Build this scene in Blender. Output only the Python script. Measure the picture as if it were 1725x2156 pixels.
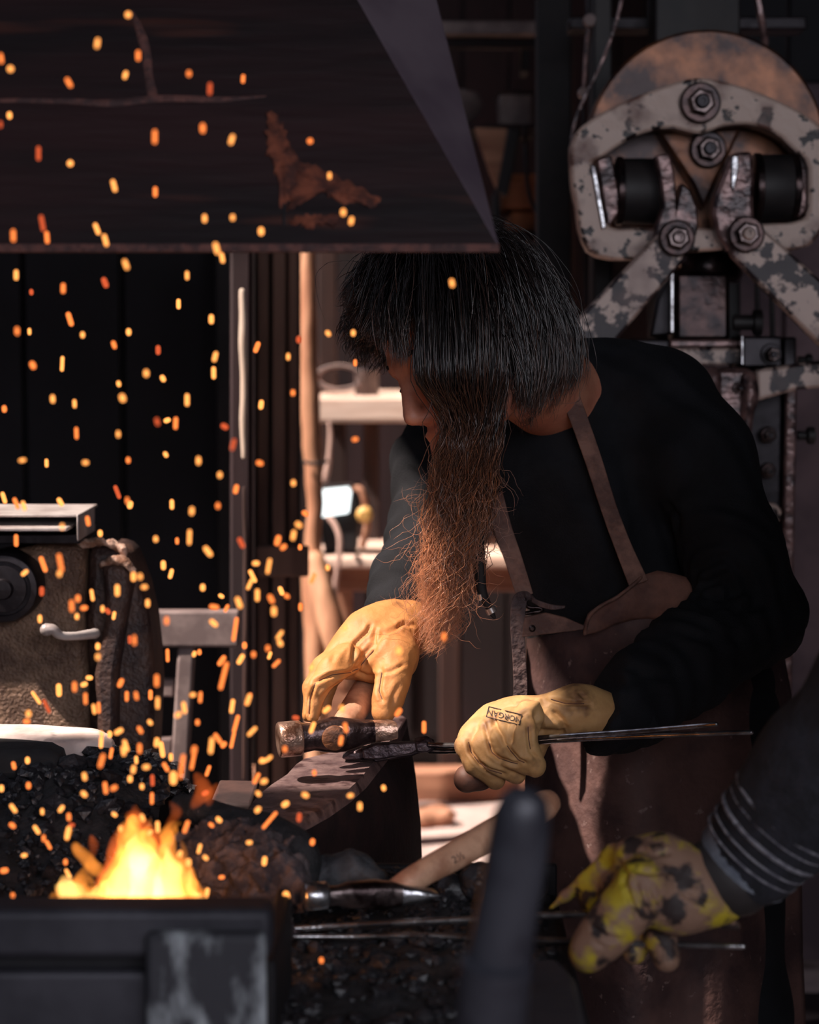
import bpy, bmesh, math, random
import numpy as np
from mathutils import Vector, Matrix, noise
from mathutils.bvhtree import BVHTree

random.seed(7)
rng = np.random.default_rng(7)
scene = bpy.context.scene
for o in list(bpy.data.objects):
    bpy.data.objects.remove(o)
COL = scene.collection

# ------------------------------------------------------------------ camera
FPX = 4320.0
W, H = 1725.0, 2156.0
CAMZ = 1.35
PITCH = math.radians(5.0)
SN, CS = math.sin(PITCH), math.cos(PITCH)
cam_d = bpy.data.cameras.new('camera')
cam = bpy.data.objects.new('camera', cam_d)
COL.objects.link(cam)
cam.location = (0, 0, CAMZ)
cam.rotation_euler = (math.pi / 2 - PITCH, 0, 0)
cam_d.sensor_fit = 'VERTICAL'
cam_d.sensor_height = 30.0
cam_d.lens = FPX / H * 30.0
cam_d.clip_start = 0.05
cam_d.clip_end = 60
cam_d.dof.use_dof = True
cam_d.dof.focus_distance = 2.27
cam_d.dof.aperture_fstop = 4.2
scene.camera = cam

# ------------------------------------------------------------------ light
world = bpy.data.worlds.new('world')
scene.world = world
world.use_nodes = True
bg = world.node_tree.nodes['Background']
bg.inputs[0].default_value = (0.78, 0.80, 1.0, 1)
bg.inputs[1].default_value = 0.85

sun_d = bpy.data.lights.new('sun', 'SUN')
sun_d.energy = 10.0
sun_d.angle = math.radians(1.2)
sun_d.color = (1.0, 0.84, 0.74)
sun = bpy.data.objects.new('sun', sun_d)
COL.objects.link(sun)
sun.rotation_euler = Vector((0.56, 0.17, -0.81)).to_track_quat('-Z', 'Y').to_euler()

# added soft fill lamp behind the camera, brightens the machine and foreground
front_d = bpy.data.lights.new('front_fill_light', 'AREA')
front_d.shape = 'RECTANGLE'
front_d.size = 2.6
front_d.size_y = 1.6
front_d.energy = 80
front_d.color = (0.90, 0.90, 1.0)
front = bpy.data.objects.new('front_fill_light', front_d)
COL.objects.link(front)
front.location = (0.9, -1.6, 2.2)
front.rotation_euler = (Vector((0.35, 3.0, 1.2)) - Vector(front.location)).to_track_quat('-Z', 'Y').to_euler()

scene.view_settings.view_transform = 'Standard'
scene.view_settings.look = 'None'
scene.view_settings.gamma = 1.0
scene.view_settings.use_curve_mapping = False
scene.view_settings.exposure = 0.0
for k_, v_ in (('max_bounces', 6), ('diffuse_bounces', 3), ('glossy_bounces', 2), ('transmission_bounces', 2), ('volume_bounces', 0), ('transparent_max_bounces', 6), ('caustics_reflective', False), ('caustics_refractive', False), ('sample_clamp_indirect', 4.0), ('use_light_tree', False), ('adaptive_threshold', 0.02)):
    setattr(scene.cycles, k_, v_)

# ------------------------------------------------------------------ helpers
def P(px, py, d):
    a = (px - W / 2) / FPX * d
    b = (H / 2 - py) / FPX * d
    return Vector((a, b * SN + d * CS, CAMZ + b * CS - d * SN))

def PZ(px, py, z):
    """point of the sight line through a pixel at height z"""
    k = (H / 2 - py) / FPX
    d = (z - CAMZ) / (k * CS - SN)
    return P(px, py, d)

def CV(x, y, z):
    """vector given as right / up / towards the camera"""
    return Vector((x, y * SN - z * CS, y * CS + z * SN))

def lin(r, g, b):
    def f(c):
        c /= 255.0
        return c / 12.92 if c <= 0.04045 else ((c + 0.055) / 1.055) ** 2.4
    return (f(r), f(g), f(b), 1.0)

def mkmat(name, c1, c2=None, rough=0.6, metal=0.0, scale=20, lo=0.4, hi=0.6, bump=0.0, bscale=None,
          stretch=(1, 1, 1), c3=None, scale3=60, lo3=0.6, hi3=0.66, spec=0.5, rough2=None, sheen=0.0):
    m = bpy.data.materials.new(name)
    m.use_nodes = True
    nt = m.node_tree
    b = nt.nodes['Principled BSDF']
    b.inputs['Roughness'].default_value = rough
    b.inputs['Metallic'].default_value = metal
    b.inputs['Specular IOR Level'].default_value = spec
    if sheen:
        b.inputs['Sheen Weight'].default_value = sheen
    tc = nt.nodes.new('ShaderNodeTexCoord')
    mp = nt.nodes.new('ShaderNodeMapping')
    mp.inputs['Scale'].default_value = stretch
    nt.links.new(tc.outputs['Object'], mp.inputs['Vector'])
    b.inputs['Base Color'].default_value = c1
    col = None
    if c2 is not None:
        n = nt.nodes.new('ShaderNodeTexNoise')
        n.inputs['Scale'].default_value = scale
        n.inputs['Detail'].default_value = 4
        n.inputs['Roughness'].default_value = 0.6
        nt.links.new(mp.outputs['Vector'], n.inputs['Vector'])
        mr = nt.nodes.new('ShaderNodeMapRange')
        mr.inputs['From Min'].default_value = lo
        mr.inputs['From Max'].default_value = hi
        nt.links.new(n.outputs['Fac'], mr.inputs['Value'])
        mx = nt.nodes.new('ShaderNodeMix')
        mx.data_type = 'RGBA'
        mx.inputs['A'].default_value = c1
        mx.inputs['B'].default_value = c2
        nt.links.new(mr.outputs['Result'], mx.inputs['Factor'])
        col = mx.outputs['Result']
        if rough2 is not None:
            mr2 = nt.nodes.new('ShaderNodeMapRange')
            mr2.inputs['To Min'].default_value = rough
            mr2.inputs['To Max'].default_value = rough2
            nt.links.new(mr.outputs['Result'], mr2.inputs['Value'])
            nt.links.new(mr2.outputs['Result'], b.inputs['Roughness'])
    if c3 is not None:
        n3 = nt.nodes.new('ShaderNodeTexNoise')
        n3.inputs['Scale'].default_value = scale3
        n3.inputs['Detail'].default_value = 3
        nt.links.new(mp.outputs['Vector'], n3.inputs['Vector'])
        mr3 = nt.nodes.new('ShaderNodeMapRange')
        mr3.inputs['From Min'].default_value = lo3
        mr3.inputs['From Max'].default_value = hi3
        nt.links.new(n3.outputs['Fac'], mr3.inputs['Value'])
        mx3 = nt.nodes.new('ShaderNodeMix')
        mx3.data_type = 'RGBA'
        if col is not None:
            nt.links.new(col, mx3.inputs['A'])
        else:
            mx3.inputs['A'].default_value = c1
        mx3.inputs['B'].default_value = c3
        nt.links.new(mr3.outputs['Result'], mx3.inputs['Factor'])
        col = mx3.outputs['Result']
    if col is not None:
        nt.links.new(col, b.inputs['Base Color'])
    if bump:
        nb = nt.nodes.new('ShaderNodeTexNoise')
        nb.inputs['Scale'].default_value = bscale or scale * 2
        nb.inputs['Detail'].default_value = 3
        nt.links.new(mp.outputs['Vector'], nb.inputs['Vector'])
        bp = nt.nodes.new('ShaderNodeBump')
        bp.inputs['Strength'].default_value = bump
        bp.inputs['Distance'].default_value = 0.004
        nt.links.new(nb.outputs['Fac'], bp.inputs['Height'])
        nt.links.new(bp.outputs['Normal'], b.inputs['Normal'])
    return m

def emit(name, c, s, volume=False):
    m = bpy.data.materials.new(name)
    m.use_nodes = True
    nt = m.node_tree
    nt.nodes.remove(nt.nodes['Principled BSDF'])
    e = nt.nodes.new('ShaderNodeEmission')
    e.inputs['Color'].default_value = c
    e.inputs['Strength'].default_value = s
    out = nt.nodes['Material Output']
    nt.links.new(e.outputs[0], out.inputs['Volume' if volume else 'Surface'])
    return m

# ------------------------------------------------------------------ materials
MAT = {}
MAT['blue_black_wall'] = mkmat('blue_black_wall', (0.0035, 0.0040, 0.0065, 1), (0.008, 0.008, 0.012, 1), 0.85, scale=3, bump=0.3, bscale=30)
MAT['dark_board'] = mkmat('dark_board', lin(44, 24, 28), lin(26, 14, 17), 0.8, scale=8, stretch=(1, 1, 0.15), bump=0.4, bscale=30)
MAT['brown_board'] = mkmat('brown_board', lin(74, 50, 44), lin(40, 25, 24), 0.8, scale=9, stretch=(1, 1, 0.12), bump=0.5, bscale=30)
MAT['slat_wood'] = mkmat('slat_wood', lin(122, 92, 80), lin(78, 54, 48), 0.8, scale=9, stretch=(1, 1, 0.12), bump=0.5, bscale=30)
MAT['sunlit_strip'] = mkmat('sunlit_strip', lin(240, 222, 206), lin(206, 180, 160), 0.8, scale=14, stretch=(1, 1, 0.12), bump=0.5, bscale=30)  # sunlight on the post edge put into a near-white colour
MAT['pale_wood'] = mkmat('pale_wood', lin(222, 168, 132), lin(176, 118, 88), 0.7, scale=14, stretch=(1, 1, 0.12), bump=0.5, bscale=30)
MAT['shelf_wood'] = mkmat('shelf_wood', lin(190, 140, 112), lin(140, 92, 72), 0.75, scale=12, stretch=(0.15, 1, 1), bump=0.4, bscale=40)
MAT['pale_top'] = mkmat('pale_top', lin(236, 210, 194), lin(206, 170, 150), 0.75, scale=12, stretch=(0.15, 1, 1), bump=0.3, bscale=40)
MAT['orange_wood'] = mkmat('orange_wood', lin(190, 118, 76), lin(150, 86, 54), 0.7, scale=9, stretch=(0.2, 1, 1))
MAT['grey_paint'] = mkmat('grey_paint', lin(150, 132, 128), lin(112, 96, 94), 0.7, scale=12, bump=0.2)
MAT['mauve_wall'] = mkmat('mauve_wall', lin(120, 100, 104), lin(82, 68, 74), 0.85, scale=4, bump=0.2)
MAT['floor'] = mkmat('floor', lin(196, 176, 170), lin(150, 132, 128), 0.8, scale=3, bump=0.4, bscale=20, c3=lin(110, 92, 88), scale3=9, lo3=0.58, hi3=0.7)
MAT['black_beam'] = mkmat('black_beam', (0.006, 0.006, 0.008, 1), (0.014, 0.012, 0.014, 1), 0.7, scale=10)
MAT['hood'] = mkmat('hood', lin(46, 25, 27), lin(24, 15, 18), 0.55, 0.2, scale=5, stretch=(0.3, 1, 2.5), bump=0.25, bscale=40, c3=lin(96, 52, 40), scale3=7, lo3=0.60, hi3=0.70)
MAT['hood_lit_facet'] = mkmat('hood_lit_facet', lin(104, 92, 100), lin(82, 70, 80), 0.5, 0.2, scale=6, bump=0.15, bscale=40)  # same hood steel, its side lighting painted as a lighter colour
MAT['rust'] = mkmat('rust', lin(124, 66, 46), lin(66, 34, 28), 0.9, scale=60, bump=0.8, bscale=120)
MAT['weld'] = mkmat('weld', lin(98, 62, 56), lin(60, 40, 40), 0.8, scale=80, bump=0.8, bscale=150)
MAT['cream'] = mkmat('cream', lin(206, 180, 166), lin(30, 20, 20), 0.45, 0.0, scale=30, lo=0.56, hi=0.58, bump=0.4, bscale=60, c3=lin(120, 88, 78), scale3=16, lo3=0.50, hi3=0.68)
MAT['cream_worn'] = mkmat('cream_worn', lin(196, 172, 160), lin(44, 34, 38), 0.45, 0.1, scale=34, lo=0.49, hi=0.54, bump=0.3, bscale=40, c3=lin(110, 84, 80), scale3=9, lo3=0.5, hi3=0.7)
MAT['disc'] = mkmat('disc', lin(44, 28, 28), lin(150, 98, 68), 0.38, 0.4, scale=11, lo=0.44, hi=0.70, bump=0.2, bscale=50)
MAT['oily'] = mkmat('oily', lin(30, 24, 26), lin(64, 48, 46), 0.3, 0.7, scale=30, bump=0.4, bscale=60)
MAT['nut'] = mkmat('nut', lin(104, 92, 90), lin(40, 30, 30), 0.3, 0.85, scale=50, bump=0.3, bscale=80)
MAT['rubber'] = mkmat('rubber', (0.010, 0.009, 0.010, 1), (0.022, 0.018, 0.018, 1), 0.55, scale=14)
MAT['dark_steel'] = mkmat('dark_steel', lin(48, 44, 48), lin(30, 26, 30), 0.4, 0.6, scale=14, bump=0.2, bscale=50)
MAT['casting'] = mkmat('casting', lin(136, 106, 102), lin(46, 32, 34), 0.28, 0.3, scale=34, bump=0.9, bscale=45)
MAT['bright_steel'] = mkmat('bright_steel', lin(190, 190, 192), lin(120, 116, 118), 0.25, 0.95, scale=40, bump=0.2, bscale=90)
MAT['forged'] = mkmat('forged', lin(96, 82, 84), lin(58, 46, 50), 0.45, 0.7, scale=60, bump=0.6, bscale=120)
MAT['hammer_steel'] = mkmat('hammer_steel', lin(92, 74, 72), lin(44, 30, 30), 0.30, 0.8, scale=40, bump=0.5, bscale=70)
MAT['hammer_face'] = mkmat('hammer_face', lin(196, 160, 140), lin(112, 78, 62), 0.32, 0.75, scale=60, bump=0.5, bscale=120)
MAT['ash_wood'] = mkmat('ash_wood', lin(218, 170, 138), lin(176, 126, 98), 0.55, scale=30, stretch=(1, 1, 1), bump=0.2, bscale=120)
MAT['end_wood'] = mkmat('end_wood', lin(120, 74, 44), lin(76, 44, 26), 0.6, scale=80, bump=0.4)
MAT['anvil_top'] = mkmat('anvil_top', lin(150, 124, 120), lin(110, 88, 88), 0.45, 0.45, scale=30, bump=0.5, bscale=110, c3=lin(84, 62, 62), scale3=40, lo3=0.56, hi3=0.66)
MAT['anvil_side'] = mkmat('anvil_side', lin(46, 26, 26), lin(28, 16, 18), 0.75, 0.2, scale=20, bump=0.5, bscale=60)
MAT['coal'] = mkmat('coal', (0.010, 0.010, 0.012, 1), (0.026, 0.024, 0.028, 1), 0.45, scale=60, bump=0.6, bscale=150)
MAT['coal_base'] = mkmat('coal_base', (0.007, 0.007, 0.008, 1), (0.02, 0.018, 0.02, 1), 0.8, scale=60, bump=0.8, bscale=150)
MAT['ash'] = mkmat('ash', lin(98, 86, 86), lin(50, 45, 50), 0.95, scale=40, bump=1.0, bscale=140)
MAT['grey_lump'] = mkmat('grey_lump', lin(72, 74, 78), lin(36, 36, 40), 0.7, scale=40, bump=0.9, bscale=90)
MAT['stone'] = mkmat('stone', lin(226, 208, 200), lin(190, 168, 160), 0.7, scale=20, bump=0.4, bscale=60, c3=lin(150, 128, 122), scale3=30, lo3=0.6, hi3=0.7)
MAT['stone_dark'] = mkmat('stone_dark', lin(40, 42, 44), lin(24, 24, 28), 0.8, scale=20, bump=0.6)
MAT['cast_brown'] = mkmat('cast_brown', lin(84, 60, 50), lin(50, 34, 32), 0.55, 0.1, scale=16, bump=0.7, bscale=160)
MAT['knurled'] = mkmat('knurled', lin(132, 104, 84), lin(90, 66, 52), 0.5, 0.2, scale=20, bump=0.9, bscale=240)
MAT['crust'] = mkmat('crust', lin(190, 158, 140), lin(120, 84, 64), 0.9, scale=60, bump=1.0, bscale=120)
MAT['tray_steel'] = mkmat('tray_steel', lin(205, 196, 192), lin(170, 158, 154), 0.45, 0.3, scale=20)
MAT['forge_plate'] = mkmat('forge_plate', lin(62, 61, 68), lin(46, 45, 52), 0.6, 0.3, scale=12, bump=0.3, bscale=40)
MAT['forge_stain'] = mkmat('forge_stain', lin(50, 50, 56), lin(176, 182, 186), 0.7, 0.0, scale=16, lo=0.45, hi=0.66, stretch=(2.2, 1, 0.8), bump=0.3, bscale=40)
MAT['forge_black'] = mkmat('forge_black', lin(30, 28, 32), lin(20, 18, 22), 0.7, 0.3, scale=12, bump=0.3)
MAT['handle_dark'] = mkmat('handle_dark', lin(62, 63, 71), lin(46, 46, 54), 0.42, 0.2, scale=18)
MAT['skin'] = mkmat('skin', lin(206, 140, 112), lin(190, 120, 96), 0.5, scale=30, bump=0.1, bscale=200)
MAT['lip'] = mkmat('lip', lin(170, 84, 76), None, 0.4)
MAT['shirt'] = mkmat('shirt', (0.0062, 0.0066, 0.0084, 1), (0.0105, 0.0112, 0.0140, 1), 0.85, scale=18, bump=0.35, bscale=500, spec=0.25)
MAT['apron'] = mkmat('apron', lin(96, 68, 62), lin(58, 38, 38), 0.7, scale=9, bump=0.5, bscale=90, c3=lin(126, 104, 98), scale3=70, lo3=0.66, hi3=0.72)
MAT['apron_bib'] = mkmat('apron_bib', lin(122, 84, 70), lin(76, 48, 42), 0.75, scale=14, bump=0.6, bscale=90)
MAT['strap'] = mkmat('strap', lin(128, 92, 78), lin(84, 56, 48), 0.7, scale=30, bump=0.6, bscale=140)
MAT['belt'] = mkmat('belt', lin(96, 74, 70), lin(58, 42, 42), 0.65, scale=40, bump=1.0, bscale=110)
MAT['glove'] = mkmat('glove', lin(198, 136, 78), lin(166, 104, 56), 0.62, scale=16, lo=0.42, hi=0.72, bump=0.35, bscale=90, c3=lin(150, 100, 60), scale3=34, lo3=0.62, hi3=0.76)
MAT['glove_pale'] = mkmat('glove_pale', lin(202, 158, 104), lin(166, 120, 74), 0.62, scale=16, lo=0.42, hi=0.72, bump=0.35, bscale=90, c3=lin(112, 76, 50), scale3=34, lo3=0.53, hi3=0.72)
MAT['glove_tip'] = mkmat('glove_tip', lin(112, 74, 58), lin(82, 52, 42), 0.6, scale=30, bump=0.3)
MAT['glove_dirty'] = mkmat('glove_dirty', lin(128, 98, 80), lin(168, 148, 34), 0.65, scale=26, lo=0.49, hi=0.60, bump=0.5, bscale=80, c3=lin(38, 26, 24), scale3=44, lo3=0.52, hi3=0.60)
MAT['print'] = mkmat('print', lin(52, 40, 40), None, 0.7)
MAT['sleeve2'] = mkmat('sleeve2', lin(20, 20, 26), lin(32, 32, 40), 0.9, scale=60, bump=0.5, bscale=300)
MAT['stripe'] = mkmat('stripe', lin(128, 126, 132), lin(86, 84, 92), 0.9, scale=120)
MAT['lining'] = mkmat('lining', lin(122, 128, 138), lin(92, 98, 110), 0.85, scale=40)
MAT['bead'] = mkmat('bead', lin(196, 186, 180), None, 0.3, 0.8)
MAT['lamp_case'] = mkmat('lamp_case', (0.012, 0.012, 0.014, 1), None, 0.5)
MAT['lamp_side'] = mkmat('lamp_side', lin(170, 196, 216), None, 0.5)
MAT['cable'] = mkmat('cable', lin(206, 172, 160), None, 0.6)
MAT['bulb'] = mkmat('bulb', lin(240, 190, 110), None, 0.5)
MAT['lamp_glow'] = emit('lamp_glow', (0.93, 1.0, 1.0, 1), 2.2)
MAT['spark_hot'] = emit('spark_hot', (1.0, 0.36, 0.085, 1), 2.1)
MAT['spark_mid'] = emit('spark_mid', (1.0, 0.23, 0.05, 1), 1.7)
MAT['spark_dim'] = emit('spark_dim', (1.0, 0.15, 0.05, 1), 0.8)
MAT['ember'] = emit('ember', (1.0, 0.16, 0.03, 1), 0.8)
for k_ in ('spark_hot', 'spark_mid', 'spark_dim', 'ember'):
    MAT[k_].cycles.emission_sampling = 'NONE'
MAT['flame_core'] = emit('flame_core', (1.0, 0.50, 0.13, 1), 85, True)
MAT['flame_mid'] = emit('flame_mid', (1.0, 0.30, 0.04, 1), 55, True)
MAT['flame_low'] = emit('flame_low', (1.0, 0.17, 0.03, 1), 22, True)

# ------------------------------------------------------------------ object helpers
def thing(name, label, cat, group=None):
    o = bpy.data.objects.new(name, None)
    o.empty_display_size = 0.05
    COL.objects.link(o)
    o['label'] = label
    o['category'] = cat
    if group:
        o['group'] = group
    return o

def tag(o, label=None, cat=None, group=None, kind=None):
    if label: o['label'] = label
    if cat: o['category'] = cat
    if group: o['group'] = group
    if kind: o['kind'] = kind
    return o

def mobj(name, verts, faces, mat, parent=None, smooth=True, bevel=0.0, angle=35, subd=0):
    me = bpy.data.meshes.new(name)
    me.from_pydata([tuple(v) for v in verts], [], [tuple(f) for f in faces])
    bm = bmesh.new()
    bm.from_mesh(me)
    bmesh.ops.recalc_face_normals(bm, faces=bm.faces)
    bm.to_mesh(me)
    bm.free()
    return fin(name, me, mat, parent, smooth, bevel, angle, subd)

def fin(name, me, mat, parent=None, smooth=True, bevel=0.0, angle=35, subd=0):
    me.materials.append(MAT[mat] if isinstance(mat, str) else mat)
    if smooth:
        me.polygons.foreach_set('use_smooth', [True] * len(me.polygons))
        if angle < 180:
            try:
                me.set_sharp_from_angle(angle=math.radians(angle))
            except Exception:
                pass
    o = bpy.data.objects.new(name, me)
    COL.objects.link(o)
    if parent is not None:
        o.parent = parent
    if bevel:
        b = o.modifiers.new('bevel', 'BEVEL')
        b.width = bevel
        b.segments = 2
        b.limit_method = 'ANGLE'
        b.angle_limit = math.radians(40)
    if subd:
        s = o.modifiers.new('subd', 'SUBSURF')
        s.levels = s.render_levels = subd
    return o

def prism(name, pts, d, thick, mat, parent=None, bevel=0.002, smooth=True):
    """outline in pixels at depth d, given a real thickness backwards"""
    fr = [P(x, y, d) for x, y in pts]
    return slab(name, fr, Vector((0, thick, 0)), mat, parent, bevel, smooth)

def slab(name, pts, off, mat, parent=None, bevel=0.002, smooth=True):
    n = len(pts)
    bk = [p + off for p in pts]
    faces = [tuple(range(n)), tuple(range(2 * n - 1, n - 1, -1))]
    for i in range(n):
        j = (i + 1) % n
        faces.append((i, i + n, j + n, j))
    return mobj(name, list(pts) + bk, faces, mat, parent, smooth, bevel)

def pbox(name, x0, y0, x1, y1, d, thick, mat, parent=None, bevel=0.003):
    return prism(name, [(x0, y0), (x1, y0), (x1, y1), (x0, y1)], d, thick, mat, parent, bevel)

def box(name, lo, hi, mat, parent=None, bevel=0.003):
    x0, y0, z0 = lo
    x1, y1, z1 = hi
    v = [(x0, y0, z0), (x1, y0, z0), (x1, y1, z0), (x0, y1, z0), (x0, y0, z1), (x1, y0, z1), (x1, y1, z1), (x0, y1, z1)]
    f = [(0, 1, 2, 3), (4, 5, 6, 7), (0, 1, 5, 4), (1, 2, 6, 5), (2, 3, 7, 6), (3, 0, 4, 7)]
    return mobj(name, v, f, mat, parent, True, bevel)

def ring_prism(name, outer, inner, d, thick, mat, parent=None, bevel=0.004):
    n = len(outer)
    of = [P(x, y, d) for x, y in outer]
    inn = [P(x, y, d) for x, y in inner]
    t = Vector((0, thick, 0))
    v = of + inn + [p + t for p in of] + [p + t for p in inn]
    f = []
    for i in range(n):
        j = (i + 1) % n
        f.append((i, j, n + j, n + i))
        f.append((2 * n + i, 3 * n + i, 3 * n + j, 2 * n + j))
        f.append((i, 2 * n + i, 2 * n + j, j))
        f.append((n + i, n + j, 3 * n + j, 3 * n + i))
    return mobj(name, v, f, mat, parent, True, bevel)

def catmull(pts, per=6):
    pts = [Vector(p) for p in pts]
    out = []
    for i in range(len(pts) - 1):
        p0 = pts[max(i - 1, 0)]; p1 = pts[i]; p2 = pts[i + 1]; p3 = pts[min(i + 2, len(pts) - 1)]
        for k in range(per):
            t = k / per
            out.append(0.5 * ((2 * p1) + (p2 - p0) * t + (2 * p0 - 5 * p1 + 4 * p2 - p3) * t * t + (3 * p1 - p0 - 3 * p2 + p3) * t ** 3))
    out.append(pts[-1])
    return out

def tube(name, pts, radii, mat, parent=None, sides=12, flat=None, rounded=True, per=5, jitter=0.0, build=True):
    """swept tube through points; radii per control point; flat = (direction, factor) squashes the section"""
    ctrl = [Vector((p[0], p[1], p[2])) for p in pts]
    if not isinstance(radii, (list, tuple)):
        radii = [radii] * len(ctrl)
    path = catmull([(c.x, c.y, c.z) for c in ctrl], per) if len(ctrl) > 2 else [ctrl[0].lerp(ctrl[1], t / per) for t in range(per + 1)]
    rr = []
    m = len(path)
    for i in range(m):
        t = i / (m - 1) * (len(radii) - 1)
        a = min(int(t), len(radii) - 2)
        rr.append(radii[a] + (radii[a + 1] - radii[a]) * (t - a))
    if rounded:
        t0 = (path[1] - path[0]).normalized(); t1 = (path[-1] - path[-2]).normalized()
        r0, r1 = rr[0], rr[-1]
        pre = [(path[0] - t0 * r0 * math.sin(a), r0 * math.cos(a)) for a in (1.45, 1.1, 0.6)]
        post = [(path[-1] + t1 * r1 * math.sin(a), r1 * math.cos(a)) for a in (0.6, 1.1, 1.45)]
        path = [p for p, r in pre] + path + [p for p, r in post]
        rr = [r for p, r in pre] + rr + [r for p, r in post]
    m = len(path)
    verts, faces = [], []
    up = Vector((0, 0, 1)) if abs((path[-1] - path[0]).normalized().z) < 0.9 else Vector((0, 1, 0))
    prev = None
    for i in range(m):
        t = (path[min(i + 1, m - 1)] - path[max(i - 1, 0)]).normalized()
        if prev is None:
            x = t.cross(up).normalized()
        else:
            x = (prev - t * prev.dot(t)).normalized()
        prev = x
        y = t.cross(x).normalized()
        for k in range(sides):
            a = 2 * math.pi * k / sides
            off = x * math.cos(a) * rr[i] + y * math.sin(a) * rr[i]
            if flat:
                fd = flat[0]
                off = off - fd * off.dot(fd) * (1 - flat[1])
            p = path[i] + off
            if jitter:
                p = p + noise.noise_vector(p * 18) * jitter
            verts.append(p)
    for i in range(m - 1):
        for k in range(sides):
            k2 = (k + 1) % sides
            faces.append((i * sides + k, i * sides + k2, (i + 1) * sides + k2, (i + 1) * sides + k))
    faces.append(tuple(range(sides)))
    faces.append(tuple((m - 1) * sides + k for k in range(sides - 1, -1, -1)))
    if not build:
        return verts, faces
    return mobj(name, verts, faces, mat, parent, True, 0, 50)

def lathe(name, c, axis, prof, mat, parent=None, sides=24, bevel=0.0):
    """prof = [(radius, distance along axis)]"""
    axis = Vector(axis).normalized()
    x = axis.orthogonal().normalized()
    y = axis.cross(x)
    verts, faces = [], []
    for r, h in prof:
        for k in range(sides):
            a = 2 * math.pi * k / sides
            verts.append(c + axis * h + x * math.cos(a) * r + y * math.sin(a) * r)
    n = len(prof)
    for i in range(n - 1):
        for k in range(sides):
            k2 = (k + 1) % sides
            faces.append((i * sides + k, i * sides + k2, (i + 1) * sides + k2, (i + 1) * sides + k))
    faces.append(tuple(range(sides)))
    faces.append(tuple((n - 1) * sides + k for k in range(sides)))
    return mobj(name, verts, faces, mat, parent, True, bevel, 40)

TOCAM = Vector((0, -1, 0))
def bolt(px, py, d, r, mat, parent, name='bolt', axis=TOCAM, washer=True, core='dark_steel'):
    c = P(px, py, d)
    o = lathe(name, c, axis, [(r, -0.01), (r, 0.006), (r * 0.94, 0.010)] if washer else [(r, -0.01), (r, 0.002)], mat, parent, 28, 0.0015)
    nb = lathe('nut', c, axis, [(r * 0.68, 0.0), (r * 0.68, 0.022), (r * 0.58, 0.026)], 'nut', o, 6, 0.0012)
    lathe('stud', c, axis, [(r * 0.36, 0.0), (r * 0.36, 0.030), (r * 0.26, 0.034), (r * 0.14, 0.034), (r * 0.12, 0.030)], core, o, 18)
    return o

def ribbon(name, pts, widths, side, normal, thick, mat, parent=None, per=5):
    """a strap: path of points, width along 'side' vectors, thickness along 'normal'"""
    path = catmull(pts, per)
    m = len(path)
    n = len(pts)
    verts, faces = [], []
    for i, p in enumerate(path):
        t = i / (m - 1) * (n - 1)
        a = min(int(t), n - 2); f = t - a
        w = widths[a] * (1 - f) + widths[a + 1] * f if isinstance(widths, (list, tuple)) else widths
        s = side[a].lerp(side[a + 1], f) if isinstance(side, list) else side
        nn = normal[a].lerp(normal[a + 1], f) if isinstance(normal, list) else normal
        s = s.normalized() * w / 2
        q = nn.normalized() * thick
        verts += [p - s, p + s, p + s + q, p - s + q]
    for i in range(m - 1):
        b = i * 4
        for k in range(4):
            k2 = (k + 1) % 4
            faces.append((b + k, b + k2, b + 4 + k2, b + 4 + k))
    faces.append((0, 1, 2, 3)); e = (m - 1) * 4
    faces.append((e, e + 1, e + 2, e + 3))
    return mobj(name, verts, faces, mat, parent, True, 0.0008, 40)

# ------------------------------------------------------------------ implicit surfaces (bodies, gloves, lumps)
def smin(a, b, k):
    if k <= 0:
        return np.minimum(a, b)
    h = np.maximum(k - np.abs(a - b), 0) / k
    return np.minimum(a, b) - h * h * k * 0.25

def smax(a, b, k):
    return -smin(-a, -b, k)

def s_cone(p, a, b, ra, rb):
    a = np.array(a, dtype=np.float32); b = np.array(b, dtype=np.float32)
    ab = b - a
    pa = p - a
    t = np.clip((pa @ ab) / max(float(ab @ ab), 1e-12), 0, 1)
    q = pa - t[:, None] * ab
    return np.sqrt(np.einsum('ij,ij->i', q, q)) - (ra + (rb - ra) * t)

def s_ell(p, c, axes, rad):
    c = np.array(c, dtype=np.float32)
    A = np.array([list(v) for v in axes], dtype=np.float32)
    r = np.array(rad, dtype=np.float32)
    q = (p - c) @ A.T
    k0 = np.sqrt(((q / r) ** 2).sum(1))
    k1 = np.sqrt(((q / (r * r)) ** 2).sum(1))
    return k0 * (k0 - 1.0) / np.maximum(k1, 1e-6)

def snoise(p, s, seed=0):
    """cheap smooth noise from sines, about -1..1"""
    r = np.random.default_rng(seed)
    out = np.zeros(len(p), dtype=np.float32)
    for k in range(7):
        v = r.normal(size=3); v /= np.linalg.norm(v)
        fr = s * (0.6 + 0.22 * k)
        out += np.sin((p @ v.astype(np.float32)) * fr + r.uniform(0, 6.28) + 1.3 * np.sin((p @ r.normal(size=3).astype(np.float32)) * s * 0.7))
    return out / 4.0

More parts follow.
